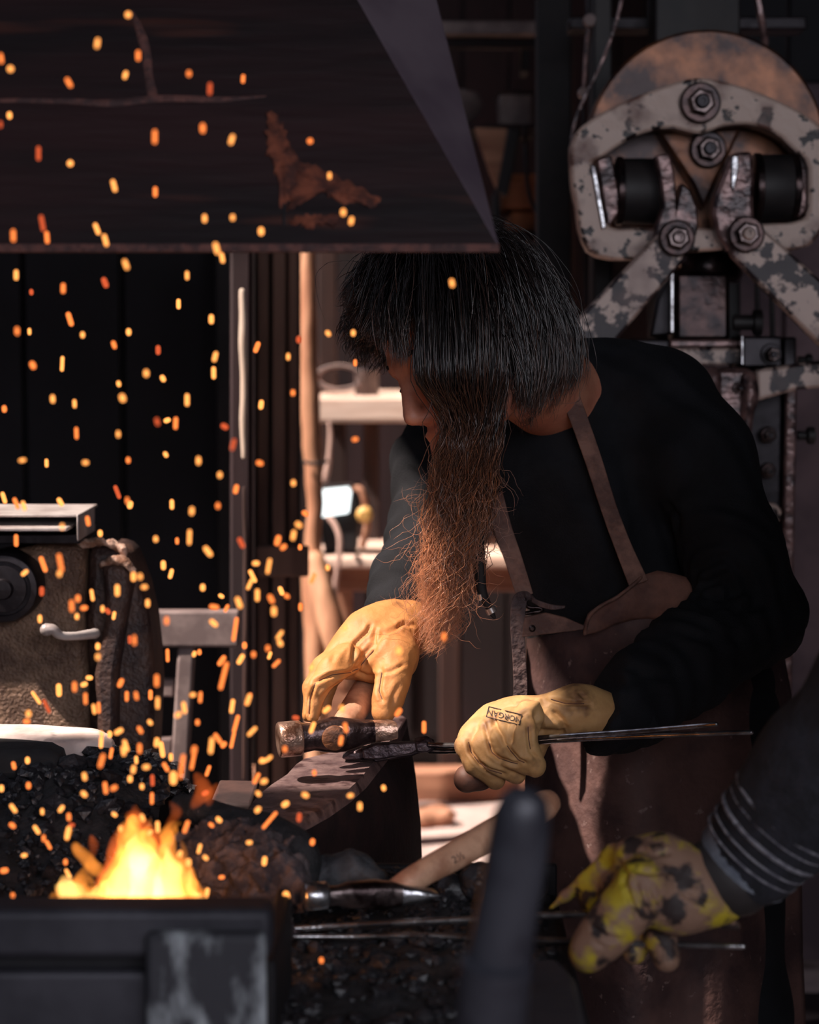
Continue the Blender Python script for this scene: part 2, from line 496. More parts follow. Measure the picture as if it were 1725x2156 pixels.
def surface(name, fn, lo, hi, h, mat, parent=None, angle=180, soften=0):
    lo = np.array(lo, dtype=np.float64); hi = np.array(hi, dtype=np.float64)
    n = np.maximum(np.ceil((hi - lo) / h).astype(int) + 1, 3)
    ax = [lo[i] + h * np.arange(n[i]) for i in range(3)]
    F = np.empty(n, dtype=np.float32)
    X2, Y2, Z2 = None, None, None
    step = max(1, int(400000 / (n[1] * n[2])))
    for i in range(0, n[0], step):
        g = np.meshgrid(ax[0][i:i + step], ax[1], ax[2], indexing='ij')
        pts = np.stack([q.ravel() for q in g], 1).astype(np.float32)
        F[i:i + step] = fn(pts).reshape(g[0].shape)
    F[0], F[-1] = np.maximum(F[0], h), np.maximum(F[-1], h)
    F[:, 0], F[:, -1] = np.maximum(F[:, 0], h), np.maximum(F[:, -1], h)
    F[:, :, 0], F[:, :, -1] = np.maximum(F[:, :, 0], h), np.maximum(F[:, :, -1], h)
    S = F < 0
    cs = [(0, 0, 0), (1, 0, 0), (0, 1, 0), (1, 1, 0), (0, 0, 1), (1, 0, 1), (0, 1, 1), (1, 1, 1)]
    def cut(A, c):
        return A[c[0]:A.shape[0] - 1 + c[0], c[1]:A.shape[1] - 1 + c[1], c[2]:A.shape[2] - 1 + c[2]]
    cnt = sum(cut(S, c).astype(np.int8) for c in cs)
    act = (cnt > 0) & (cnt < 8)
    ijk = np.argwhere(act)
    idx = np.full(act.shape, -1, dtype=np.int64)
    idx[act] = np.arange(len(ijk))
    vals = [cut(F, c)[act] for c in cs]
    acc = np.zeros((len(ijk), 3)); num = np.zeros(len(ijk))
    for a in range(8):
        for b in range(a + 1, 8):
            ca, cb = np.array(cs[a]), np.array(cs[b])
            if np.abs(ca - cb).sum() != 1:
                continue
            fa, fb = vals[a], vals[b]
            m = (fa < 0) != (fb < 0)
            t = np.where(m, fa / np.where(m, fa - fb, 1), 0)
            acc += np.where(m[:, None], ca + t[:, None] * (cb - ca), 0)
            num += m
    verts = lo + h * (ijk + acc / num[:, None])
    quads = []
    for axis in range(3):
        o1, o2 = (axis + 1) % 3, (axis + 2) % 3
        sl0 = [slice(None)] * 3; sl1 = [slice(None)] * 3
        sl0[axis] = slice(0, -1); sl1[axis] = slice(1, None)
        e = S[tuple(sl0)] != S[tuple(sl1)]
        ee = np.argwhere(e)
        ok = (ee[:, o1] > 0) & (ee[:, o2] > 0) & (ee[:, o1] < n[o1] - 1) & (ee[:, o2] < n[o2] - 1)
        ee = ee[ok]
        flip = S[tuple(sl0)][tuple(ee.T)]
        q = []
        for (a, b) in ((1, 1), (0, 1), (0, 0), (1, 0)):
            c = ee.copy()
            c[:, o1] -= a; c[:, o2] -= b
            q.append(idx[tuple(c.T)])
        q = np.stack(q, 1)
        q[~flip] = q[~flip][:, ::-1]
        quads.append(q)
    quads = np.concatenate(quads)
    quads = quads[(quads >= 0).all(1)]
    me = bpy.data.meshes.new(name)
    me.vertices.add(len(verts)); me.vertices.foreach_set('co', verts.astype(np.float32).ravel())
    me.loops.add(len(quads) * 4); me.loops.foreach_set('vertex_index', quads.astype(np.int32).ravel())
    me.polygons.add(len(quads))
    me.polygons.foreach_set('loop_start', np.arange(0, len(quads) * 4, 4, dtype=np.int32))
    me.update(calc_edges=True)
    me.validate()
    o = fin(name, me, mat, parent, True, 0, angle)
    return o

def bounds(prims, pad):
    pts = []
    for pr in prims:
        for q in pr:
            c, r = q
            pts.append([c[0] - r, c[1] - r, c[2] - r]); pts.append([c[0] + r, c[1] + r, c[2] + r])
    pts = np.array(pts)
    return pts.min(0) - pad, pts.max(0) + pad

def chain(spec):
    """[(px,py,d,r), ...] -> list of cone segments in world space"""
    s = [(P(a, b, c), r) for a, b, c, r in spec]
    return [(s[i], s[i + 1]) for i in range(len(s) - 1)]

def wchain(spec):
    s = [(Vector(a), r) for a, r in spec]
    return [(s[i], s[i + 1]) for i in range(len(s) - 1)]

def field(p, groups):
    """groups: list of (segments, k inside the group, k to the rest)"""
    tot = None
    for segs, kin, kout in groups:
        g = None
        for (a, ra), (b, rb) in segs:
            d = s_cone(p, a, b, ra, rb)
            g = d if g is None else smin(g, d, kin)
        tot = g if tot is None else smin(tot, g, kout)
    return tot

def blob(name, groups, h, mat, parent=None, extra=None, pad=0.012):
    lo, hi = bounds([s for g in groups for s in g[0]], pad)
    def fn(p):
        d = field(p, groups)
        return extra(p, d) if extra else d
    return surface(name, fn, lo, hi, h, mat, parent)

def crease(p, d, lines, depth=0.004, k=0.004):
    """press thin grooves into a surface along polylines of (px,py,depth)"""
    for ln, r in lines:
        pts = [P(*q) for q in ln]
        g = None
        for i in range(len(pts) - 1):
            c = s_cone(p, pts[i], pts[i + 1], r, r)
            g = c if g is None else np.minimum(g, c)
        d = smax(d, -g, k)
    return d

def press(o, lines, facing=0.05):
    """fold a soft surface: sink (or raise, for a negative depth) it along lines; the lines are read in pixels, the vertices move along their own normals"""
    n = len(o.data.vertices)
    co = np.empty(n * 3, dtype=np.float32); o.data.vertices.foreach_get('co', co); co = co.reshape(-1, 3)
    no = np.empty(n * 3, dtype=np.float32); o.data.vertex_normals.foreach_get('vector', no); no = no.reshape(-1, 3)
    r = co - np.array([0, 0, CAMZ], dtype=np.float32)
    d = r[:, 1] * CS - r[:, 2] * SN
    px = W / 2 + FPX * r[:, 0] / d
    py = H / 2 - FPX * (r[:, 1] * SN + r[:, 2] * CS) / d
    view = -r / np.linalg.norm(r, axis=1)[:, None]
    f = np.clip(((no * view).sum(1) - facing) / 0.3, 0, 1)
    disp = np.zeros(n, dtype=np.float32)
    for pts, w, dep in lines:
        best = np.full(n, 1e9)
        tt = np.zeros(n)
        L = len(pts) - 1
        for i in range(L):
            ax, ay = pts[i]; bx, by = pts[i + 1]
            ex, ey = bx - ax, by - ay
            t = np.clip(((px - ax) * ex + (py - ay) * ey) / (ex * ex + ey * ey), 0, 1)
            q = np.hypot(px - ax - t * ex, py - ay - t * ey)
            m = q < best
            best = np.where(m, q, best); tt = np.where(m, (i + t) / L, tt)
        taper = np.clip(np.minimum(tt, 1 - tt) * 6 + 0.35, 0, 1)
        disp += dep * taper * np.exp(-(best / w) ** 2)
        if dep > 0:      # the leather bulges beside a fold
            disp -= 0.35 * dep * taper * np.exp(-((best - 2.2 * w) / (1.2 * w)) ** 2)
    co -= no * (disp * f)[:, None]
    o.data.vertices.foreach_set('co', co.ravel())
    o.data.update()

# ------------------------------------------------------------------ the setting
tag(box('floor', (-2.7, -2.6, -0.1), (3.1, 8.2, 0.0), 'floor', None, 0), kind='structure')
# unseen roof; its panel edges and openings are shaped to steer the sun
cl_ = tag(box('sun_block_roof', (-2.6, -2.5, 2.62), (3.0, 1.78, 2.72), 'black_beam', None, 0), kind='structure')
for lo_c, hi_c in (((-1.0, 1.78), (3.0, 3.1)), ((-2.6, 3.1), (3.0, 3.75)), ((-0.80, 3.75), (3.0, 6.2)), ((-2.6, 6.2), (3.0, 8.2))):
    box('sun_block_panel', (lo_c[0], lo_c[1], 2.62), (hi_c[0], hi_c[1], 2.72), 'black_beam', cl_, 0)
# back wall of upright boards
wb = tag(box('wall_back', (-2.6, 6.32, 0.0), (2.4, 6.42, 2.62), 'black_beam', None, 0), kind='structure')
x = -2.0
while x < 1.6:
    w = random.uniform(0.13, 0.19)
    yj = random.uniform(-0.012, 0.006)
    box('board', (x, 6.28 + yj, 0.10), (x + w - 0.008, 6.318, 2.6), 'dark_board', wb, 0.003)
    x += w
# unseen outer walls, added so sky light enters only through the roof
tag(box('sky_block_left', (-2.7, -2.6, 0.0), (-2.6, 8.2, 2.72), 'dark_board', None, 0), kind='structure')
tag(box('sky_block_front', (-2.6, -2.6, 0.0), (3.0, -2.5, 2.72), 'dark_board', None, 0), kind='structure')
tag(box('sky_block_right', (3.0, -2.6, 0.0), (3.1, 8.2, 2.72), 'dark_board', None, 0), kind='structure')
# right wall panel of weathered planks behind the machine
wr = tag(box('wall_right', (0.62, 4.36, 0.0), (2.4, 4.46, 2.62), 'mauve_wall', None, 0), kind='structure')
x = 0.62
for w in (0.17, 0.2, 0.16, 0.21, 0.18):
    box('plank', (x, 4.33 + random.uniform(-0.006, 0.004), 0.0), (x + w - 0.006, 4.358, 1.86), 'mauve_wall', wr, 0.003)
    box('plank', (x, 4.33, 1.87), (x + w - 0.006, 4.358, 2.6), 'blue_black_wall', wr, 0.003)
    x += w
# blue-black partition on the left
wl = tag(box('wall_left', (-1.9, 3.78, 0.0), (-0.335, 3.86, 2.62), 'blue_black_wall', None, 0), kind='structure')
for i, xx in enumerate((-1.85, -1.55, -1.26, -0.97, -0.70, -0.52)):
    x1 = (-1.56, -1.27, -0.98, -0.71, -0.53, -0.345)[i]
    box('panel', (xx, 3.755 + 0.006 * (i % 2), 0.02), (x1, 3.778, 2.6), 'blue_black_wall', wl, 0.003)
tag(box('trim_1', (-0.345, 3.66, 0.0), (-0.300, 3.78, 2.62), 'black_beam', None, 0.004), kind='structure')
# low timber at the foot of the back wall
tag(box('baseboard_back', (-0.6, 5.83, 0.0), (0.9, 5.93, 0.088), 'shelf_wood', None, 0.008), kind='structure')
# heavy black post right of centre
tag(pbox('trim_2', 1133, -80, 1204, 2300, 3.9, 0.09, 'black_beam', None, 0.004), kind='structure')

# ribbed upright slats beside the partition
slats = thing('slatted_screen', 'dark brown screen of upright wooden slats beside the sunlit pole', 'screen')
for x0, x1, dd in ((541, 566, 3.72), (573, 601, 3.70), (606, 626, 3.72)):
    pbox('slat', x0, 500, x1, 2280, dd, 0.028, 'slat_wood', slats, 0.004)
pbox('crosspiece', 540, 1150, 650, 1215, 3.69, 0.018, 'slat_wood', slats, 0.004)
pbox('backing', 536, 495, 632, 2265, 3.76, 0.02, 'black_beam', slats, 0.002)

# dark post; its sunlit edge is built as a pale-coloured strip
pst = thing('door_post', 'dark wooden post with sunlit edge as pale strip left of the slatted screen', 'post')
pbox('post', 484, 490, 528, 2468, 3.31, 0.05, 'dark_board', pst, 0.005)
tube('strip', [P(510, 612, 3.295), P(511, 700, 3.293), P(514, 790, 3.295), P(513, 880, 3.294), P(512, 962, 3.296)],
     [0.0045, 0.0065, 0.006, 0.006, 0.004], 'sunlit_strip', pst, 8, (Vector((0, 1, 0)), 0.5), True, 5, 0.002)
tube('strip', [P(514, 1030, 3.298), P(516, 1200, 3.298), P(517, 1400, 3.298), P(515, 1640, 3.298)],
     [0.003, 0.004, 0.004, 0.003], 'brown_board', pst, 8, (Vector((0, 1, 0)), 0.5), True, 5, 0.002)

# sunlit barkless pole that carries the shelves
pole = thing('pole', 'sunlit barkless wooden pole in front of the storage shelves', 'pole')
pp = [P(648, 420, 4.75), P(648, 560, 4.75), P(650, 700, 4.75), P(651, 820, 4.75), P(656, 940, 4.75), P(662, 1040, 4.75), P(660, 1140, 4.75), P(657, 1230, 4.75), P(664, 1330, 4.75), P(668, 1560, 4.75)]
tube('trunk', pp + [Vector((pp[-1].x, pp[-1].y, 0.0))], [0.015, 0.017, 0.020, 0.022, 0.022, 0.019, 0.02, 0.024, 0.026, 0.026, 0.026], 'pale_wood', pole, 12, None, False, 6, 0.004)
tube('brace', [P(662, 1180, 4.70), P(680, 1250, 4.68), P(705, 1340, 4.66), P(735, 1440, 4.66)], [0.022, 0.03, 0.03, 0.026], 'pale_wood', pole, 12, None, True, 6, 0.004)
hk = tube('hook', [P(640, 973, 4.72), P(665, 976, 4.70), P(688, 972, 4.72)], 0.004, 'black_beam', pole, 8)

# storage shelves
sh = thing('storage_shelf', 'rough timber storage shelf and bench against the dark board wall', 'shelf')
def zrow(px, py, d):
    return P(px, py, d)
pbox('shelf_board', 664, 834, 1190, 890, 5.35, 0.60, 'pale_top', sh, 0.01)
pbox('shelf_board', 666, 1171, 1190, 1197, 5.20, 0.50, 'pale_top', sh, 0.008)
pbox('apron_rail', 672, 1197, 1190, 1245, 5.24, 0.04, 'shelf_wood', sh, 0.006)
o = pbox('upright', 766, 890, 798, 1150, 5.60, 0.06, 'brown_board', sh, 0.004)
for x0, dd in ((684, 5.30), (1100, 5.3)):
    top = P(x0, 1240, dd)
    box('leg', (top.x, top.y, 0.0), (top.x + 0.07, top.y + 0.07, top.z), 'shelf_wood', sh, 0.004)
top = P(926, 1225, 6.0)
box('leg', (top.x, top.y, 0.0), (top.x + 0.06, top.y + 0.06, top.z), 'brown_board', sh, 0.004)
for x0 in (690, 1150):
    b0 = P(x0, 890, 5.62)
    box('stile', (b0.x, b0.y, b0.z - 0.35), (b0.x + 0.05, b0.y + 0.05, b0.z), 'brown_board', sh, 0.004)
for x0 in (672, 1170):
    b0 = P(x0, 1100, 5.7)
    box('stile', (b0.x, b0.y, 0.0), (b0.x + 0.05, b0.y + 0.05, 2.2), 'brown_board', sh, 0.004)

# things on the shelf
jar = thing('wire_bundle', 'coiled bundle of pale wire lying on the upper shelf beside the pole', 'wire')
for k in range(7):
    cc = P(712, 834, 5.36) + Vector((0, 0.02 + 0.02 * k, 0.042 + random.uniform(-0.002, 0.006)))
    ring = [cc + Vector((0.055 * math.cos(a) * (1 + 0.1 * random.random()), 0, 0.032 * math.sin(a) + 0.002)) for a in np.linspace(0, 2 * math.pi, 11)]
    tube('loop', ring, 0.004, 'cable' if k % 2 else 'grey_paint', jar, 6, None, False, 3)
tb = thing('tin', 'grey tin standing on the upper shelf behind the bent head', 'tin')
lathe('can', P(772, 833, 5.42), Vector((0, 0, 1)), [(0.03, 0.0), (0.032, 0.003), (0.031, 0.06), (0.034, 0.064), (0.034, 0.068)], 'grey_paint', tb, 24)
lathe('lid', P(772, 833, 5.42) + Vector((0, 0, 0.068)), Vector((0, 0, 1)), [(0.028, 0.0), (0.027, 0.004), (0.010, 0.005)], 'dark_steel', tb, 24)

# work lamp on the bench
wl_ = thing('work_lamp', 'portable work lamp with glowing white panel standing on the lower shelf', 'lamp')
prism('case', [(664, 1028), (742, 1022), (760, 1060), (752, 1160), (684, 1166), (672, 1100)], 5.24, 0.10, 'lamp_case', wl_, 0.006)
prism('panel', [(662, 1033), (741, 1025), (734, 1080), (675, 1089)], 5.225, 0.012, 'lamp_glow', wl_, 0.003)
prism('side_bracket', [(648, 1042), (660, 1040), (679, 1150), (668, 1158)], 5.21, 0.05, 'lamp_side', wl_, 0.004)
tube('handle', [P(742, 1028, 5.23), P(760, 1032, 5.22), P(770, 1062, 5.22), P(774, 1100, 5.22), P(764, 1148, 5.23)], 0.009, 'shelf_wood', wl_, 10)
lathe('knob', P(768, 1083, 5.20), TOCAM, [(0.012, -0.01), (0.021, 0.0), (0.021, 0.018), (0.012, 0.026)], 'bulb', wl_, 20)
tube('foot', [P(682, 1164, 5.25), P(715, 1160, 5.235), P(752, 1164, 5.25)], 0.006, 'dark_steel', wl_, 8)
cb = tube('cable', [P(693, 1090, 5.19), P(707, 1108, 5.18), P(716, 1140, 5.17), P(712, 1190, 5.17), P(706, 1240, 5.18), P(708, 1300, 5.2)], 0.007, 'cable', wl_, 8)
rp = tube('frayed_rope', [P(693, 890, 5.2), P(696, 925, 5.2), P(693, 960, 5.2), P(687, 1000, 5.2), P(684, 1012, 5.2)], [0.003, 0.006, 0.007, 0.008, 0.005], 'cable', None, 8, None, True, 5, 0.003)
tag(rp, 'short frayed rope hanging above the work lamp', 'rope')

# stone on the bright floor
o = blob('floor_stone', [(chain([(885, 1726, 5.62, 0.030), (925, 1722, 5.66, 0.034), (945, 1716, 5.64, 0.02)]), 0.02, 0.02)], 0.007, 'shelf_wood', None,
         lambda p, d: d + 0.005 * snoise(p, 60, 3))
tag(o, 'brown stone chunk lying on the sunlit floor beyond the anvil', 'stone')

# upper shelf items between hood and machine
us = thing('wall_shelf', 'dusty wall shelf of one plank high beside the black post', 'shelf')
pbox('plank', 780, 44, 1132, 72, 4.6, 0.25, 'grey_paint', us, 0.004)
pbox('rail', 780, 72, 1132, 100, 4.66, 0.03, 'dark_board', us, 0.003)
for x0 in (900, 1100):
    pbox('bracket', x0, 72, x0 + 14, 150, 4.7, 0.12, 'black_beam', us, 0.003)
ls = thing('corner_shelf', 'dark plank shelf holding wooden boxes beside the black post', 'shelf')
pbox('plank', 820, 486, 1133, 510, 4.5, 0.36, 'dark_board', ls, 0.004)
for x0 in (860, 1100):
    pbox('bracket', x0, 510, x0 + 16, 580, 4.6, 0.2, 'black_beam', ls, 0.003)
u_ = P(1120, 500, 4.5)
box('upright', (u_.x, u_.y + 0.1, 0.0), (u_.x + 0.03, u_.y + 0.16, u_.z), 'black_beam', ls, 0.003)
wbx = thing('wooden_box', 'orange-brown wooden box on the shelf under the tilted panel', 'box')
pbox('side', 1058, 378, 1134, 440, 4.52, 0.24, 'orange_wood', wbx, 0.004)
pbox('side', 1076, 446, 1134, 486, 4.53, 0.22, 'orange_wood', wbx, 0.004)
pbox('slat', 1060, 366, 1134, 377, 4.515, 0.25, 'orange_wood', wbx, 0.003)
pn = thing('tilted_panel', 'thick dark framed panel leaning outward behind the hood corner', 'panel')
prism('frame', [(1072, 268), (1098, 272), (1070, 412), (1046, 404)], 4.3, 0.07, 'black_beam', pn, 0.004)
pbox('prop', 1042, 400, 1054, 487, 4.34, 0.22, 'black_beam', pn, 0.002)
prism('board', [(1000, 268), (1070, 270), (1048, 402), (1030, 360)], 4.34, 0.03, 'shelf_wood', pn, 0.003)
bx = thing('tin_box', 'small greenish grey box standing above the tilted panel', 'box')
pbox('body', 1052, 196, 1120, 262, 4.5, 0.12, 'grey_paint', bx, 0.004)
pbox('lid', 1048, 190, 1124, 198, 4.49, 0.14, 'brown_board', bx, 0.003)
bk = thing('bracket_shelf', 'narrow dark ledge carrying the small box and the pale pot', 'shelf')
pbox('plank', 860, 262, 1134, 270, 4.42, 0.3, 'dark_board', bk, 0.002)
pot = lathe('clay_pot', P(960, 262, 4.55), Vector((0, 0, 1)), [(0.03, 0.0), (0.052, 0.02), (0.060, 0.045), (0.05, 0.068), (0.02, 0.076)], 'grey_paint', None, 28)
tag(pot, 'pale rounded pot on the narrow ledge behind the hood edge', 'pot')
cbl = tube('black_cable', [P(1106, 264, 4.42), P(1107, 300, 4.3), P(1108, 330, 4.2), P(1110, 380, 4.2), P(1118, 420, 4.2), P(1132, 452, 4.2)], 0.004, 'black_beam', None, 8)
tag(cbl, 'thin black cable drooping in front of the orange-brown box', 'cable')

# drive rod and belt lines left of the machine
rod = thing('oiler_rod', 'slim vertical rod with pale round fittings left of the machine', 'rod')
tube('rod', [P(1240, 50, 3.5), P(1234, 120, 3.5), P(1230, 190, 3.5)], 0.004, 'casting', rod, 8)
lathe('fitting', P(1241, 44, 3.49), TOCAM, [(0.008, -0.02), (0.012, 0), (0.010, 0.014)], 'grey_paint', rod, 12)
lathe('fitting', P(1228, 196, 3.49), TOCAM, [(0.008, -0.02), (0.010, 0), (0.009, 0.012)], 'grey_paint', rod, 12)
tube('stem', [P(1236, -60, 3.52), P(1238, 40, 3.52)], 0.004, 'dark_steel', rod, 8)
tube('stem', [P(1228, 200, 3.52), P(1234, 640, 3.55)], 0.003, 'dark_steel', rod, 8)
c1 = tube('pull_cord', [P(1322, -60, 3.42), P(1300, 40, 3.42), P(1268, 130, 3.42), P(1225, 220, 3.42), P(1206, 280, 3.42), P(1200, 360, 3.42)], 0.0028, 'casting', None, 6)
tag(c1, 'thin cord slanting down along the left edge of the machine disc', 'cord')
c2 = tube('pull_cord', [P(1585, -60, 3.3), P(1600, 20, 3.3), P(1612, 90, 3.32)], 0.006, 'casting', None, 6)
tag(c2, 'thick cord running up behind the top of the machine disc', 'cord')

# ------------------------------------------------------------------ power hammer on the right
ph = thing('power_hammer', 'large old power hammer with chipped cream spring frame and rusty disc', 'machine')
def z2(x, y):
    return (1125 + x / 2.695, y / 2.695)
def z8(x, y):
    return (1420 + x / 4.4, 660 + y / 4.4)

def polar(poly, c, n):
    out = []
    m = len(poly)
    for k in range(n):
        a = 2 * math.pi * k / n
        dx, dy = math.cos(a), math.sin(a)
        best = None
        for i in range(m):
            x1, y1 = poly[i][0] - c[0], poly[i][1] - c[1]
            x2, y2 = poly[(i + 1) % m][0] - c[0], poly[(i + 1) % m][1] - c[1]
            ex, ey = x2 - x1, y2 - y1
            den = dx * ey - dy * ex
            if abs(den) < 1e-9:
                continue
            t = (x1 * ey - y1 * ex) / den
            u = (x1 * dy - y1 * dx) / den
            if t > 0 and -1e-6 <= u <= 1 + 1e-6 and (best is None or t < best):
                best = t
        out.append((c[0] + dx * best, c[1] + dy * best))
    return out

outer = [(205, 850), (215, 780), (270, 715), (350, 660), (480, 590), (620, 530), (760, 480), (860, 450), (950, 440), (1050, 455), (1180, 490),
         (1320, 540), (1450, 600), (1560, 660), (1640, 730), (1680, 800), (1692, 900), (1690, 1050), (1670, 1200), (1640, 1310), (1580, 1390), (1480, 1418),
         (1300, 1410), (1100, 1415), (940, 1425), (700, 1450), (580, 1472), (460, 1475), (380, 1465), (300, 1420), (260, 1320), (245, 1200), (215, 1050)]
inner = [(330, 905), (425, 870), (450, 845), (520, 800), (600, 760), (700, 730), (800, 725), (870, 745), (930, 758), (1000, 742), (1080, 710), (1200, 700),
         (1320, 730), (1410, 780), (1470, 850), (1530, 870), (1560, 950), (1560, 1180), (1530, 1262), (1300, 1270), (1040, 1300), (930, 1290), (700, 1290), (430, 1305), (390, 1200)]
NP = 72
ring_prism('spring_frame', [z2(*q) for q in polar(outer, (900, 1010), NP)], [z2(*q) for q in polar(inner, (900, 1010), NP)], 3.14, 0.055, 'cream', ph, 0.005)
# highlight along the left pocket's chamfer, built as a bright strip
prism('pocket_highlight', [z2(318, 930), z2(350, 940), z2(412, 1290), z2(385, 1305)], 3.132, 0.03, 'bright_steel', ph, 0.002)
prism('pocket', [z2(355, 905), z2(440, 880), z2(500, 1180), z2(420, 1290)], 3.16, 0.05, 'casting', ph, 0.003)
prism('pocket', [z2(1480, 860), z2(1560, 870), z2(1560, 1180), z2(1500, 1240)], 3.16, 0.05, 'casting', ph, 0.003)
# crank disc
lathe('crank_disc', P(1483, 322, 3.27), TOCAM, [(0.188, -0.05), (0.1905, -0.045), (0.1905, 0.018), (0.186, 0.022), (0.06, 0.024)], 'disc', ph, 72)
lathe('disc_rim', P(1483, 322, 3.36), TOCAM, [(0.180, -0.05), (0.180, 0.03)], 'dark_steel', ph, 48)
# yoke in the middle
prism('yoke', [z2(700, 745), z2(1180, 720), z2(1100, 900), z2(1040, 1010), z2(965, 1190), z2(900, 1050), z2(800, 900)], 3.20, 0.04, 'disc', ph, 0.006)
# springs
for x0, x1, yc in ((1296, 1398, 403), (1586, 1678, 395)):
    a, b = P(x0, yc, 3.19), P(x1, yc, 3.19)
    L = (b - a).length
    lathe('spring', a, (b - a), [(0.046, 0.0), (0.051, 0.003), (0.051, L * 0.9), (0.046, L)], 'rubber', ph, 36)
    for f in (0.08, 0.92):
        lathe('spring_cup', a.lerp(b, f), (b - a), [(0.050, -0.006), (0.0535, -0.004), (0.0535, 0.004), (0.050, 0.006)], 'oily', ph, 36)
# hooked toggle arms
prism('toggle', [z2(*q) for q in ((690, 878), (770, 872), (792, 960), (806, 1050), (812, 1150), (836, 1035), (890, 1080), (928, 1180), (934, 1280), (905, 1380),
                                 (820, 1440), (720, 1430), (680, 1360), (700, 1270), (735, 1170), (722, 1050), (705, 960))], 3.105, 0.05, 'casting', ph, 0.006)
prism('toggle', [z2(*q) for q in ((1120, 870), (1160, 862), (1240, 858), (1252, 1000), (1245, 1150), (1250, 1230), (1290, 1300), (1270, 1400), (1180, 1450), (1100, 1425), (1040, 1340),
                                 (1012, 1210), (1030, 1100), (1080, 980))], 3.105, 0.05, 'casting', ph, 0.006)
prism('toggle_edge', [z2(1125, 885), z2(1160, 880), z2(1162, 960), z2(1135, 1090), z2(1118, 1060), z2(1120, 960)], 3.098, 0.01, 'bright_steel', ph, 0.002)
# diagonal links
prism('link', [z2(*q) for q in ((192, 1870), (195, 1930), (215, 1965), (255, 1976), (430, 1976), (850, 1480), (860, 1380), (800, 1300), (700, 1330))], 3.085, 0.03, 'cream_worn', ph, 0.005)
prism('link', [z2(*q) for q in ((1115, 1450), (1130, 1330), (1200, 1270), (1290, 1290), (1420, 1400), (1800, 1745), (1830, 2000), (1760, 2070), (1640, 1975))], 3.085, 0.03, 'cream_worn', ph, 0.005)
bolt(*z2(942, 585), 3.135, 0.0315, 'oily', ph)
bolt(*z2(985, 850), 3.195, 0.029, 'oily', ph)
bolt(*z2(808, 1352), 3.078, 0.0275, 'oily', ph, core='nut')
bolt(*z2(1202, 1330), 3.078, 0.0275, 'oily', ph, core='cream')
# ram and its guide
lathe('ram_cap', P(*z2(980, 1500), 3.30), Vector((0, 0, 1)), [(0.05, -0.03), (0.058, -0.02), (0.06, 0.005), (0.045, 0.03)], 'oily', ph, 32)
pbox('ram', *z2(800, 1540), *z2(1115, 1935), 3.24, 0.10, 'oily', ph, 0.008)
pbox('guide_highlight', *z2(772, 1540), *z2(796, 1890), 3.22, 0.03, 'bright_steel', ph, 0.002)  # shine on the ram's left side, modelled as a bright strip
prism('guide_wing', [z2(700, 1700), z2(770, 1560), z2(770, 1900), z2(660, 1910)], 3.25, 0.05, 'dark_steel', ph, 0.004)
lathe('set_screw', P(*z2(1130, 1830), 3.22), Vector((1, 0, 0)), [(0.012, 0), (0.012, 0.03), (0.02, 0.032), (0.02, 0.044), (0.01, 0.046)], 'rubber', ph, 16)
for xa, ya in ((1262, 1610), (1345, 1690)):
    a = P(*z2(xa, ya - 250), 3.42); b = P(*z2(xa + 8, 1915), 3.42)
    tube('tie_rod', [a, b], 0.0045, 'rubber', ph, 8)
pbox('clamp_block', *z2(452, 1925), *z2(770, 2080), 3.22, 0.10, 'dark_steel', ph, 0.004)
pbox('clamp_block', *z2(1182, 1908), *z2(1410, 2085), 3.19, 0.12, 'dark_steel', ph, 0.004)
pbox('clamp_block', *z2(1414, 1912), *z2(1490, 2085), 3.215, 0.12, 'dark_steel', ph, 0.004)
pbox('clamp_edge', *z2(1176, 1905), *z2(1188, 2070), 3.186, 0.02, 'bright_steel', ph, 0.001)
bolt(*z2(1345, 2010), 3.188, 0.017, 'dark_steel', ph, washer=False)
pbox('cross_plate', *z2(740, 1975), *z2(1182, 2072), 3.23, 0.08, 'cream_worn', ph, 0.004)
pbox('cap_plate', *z2(770, 1925), *z2(1160, 1974), 3.235, 0.08, 'casting', ph, 0.004)
# ram casting, lever, rail
prism('ram_casting', [(1400, 774), (1579, 775), (1593, 787), (1598, 815), (1590, 853), (1579, 887), (1577, 921), (1576, 955), (1559, 962), (1420, 980), (1380, 900)], 3.16, 0.12, 'casting', ph, 0.008)
tube('ridge', [P(1577, 798, 3.158), P(1580, 830, 3.155), P(1573, 880, 3.157), P(1569, 945, 3.16)], [0.013, 0.014, 0.010, 0.008], 'casting', ph, 12)
tube('ridge', [P(1500, 792, 3.158), P(1500, 830, 3.155), P(1508, 880, 3.16)], [0.015, 0.015, 0.008], 'casting', ph, 12)
bolt(*z8(590, 690), 3.158, 0.0095, 'nut', ph, washer=False)
prism('lever', [(1593, 778), (1725, 760), (1820, 750), (1820, 812), (1725, 817), (1677, 821), (1595, 845)], 3.18, 0.035, 'cream_worn', ph, 0.005)
def column(name, x0, x1, y0, d, th, mat):
    a, b = P(x0, y0, d), P(x1, y0, d)
    return box(name, (a.x, a.y, 0.0), (b.x, a.y + th, a.z), mat, ph, 0.004)
column('frame_column', 1560, 1650, 772, 3.27, 0.14, 'dark_steel')
column('rail', 1656, 1680, 772, 3.245, 0.14, 'casting')
column('frame_column', 1380, 1556, 960, 3.30, 0.2, 'dark_steel')
bolt(1617, 915, 3.268, 0.0135, 'oily', ph)
bolt(1617, 991, 3.268, 0.0125, 'oily', ph)
bolt(1621, 1081, 3.268, 0.0175, 'cream', ph)
lathe('knob', P(1680, 917, 3.27), Vector((1, 0, 0)), [(0.008, 0), (0.007, 0.012), (0.014, 0.016), (0.014, 0.026), (0.008, 0.028)], 'rubber', ph, 16)
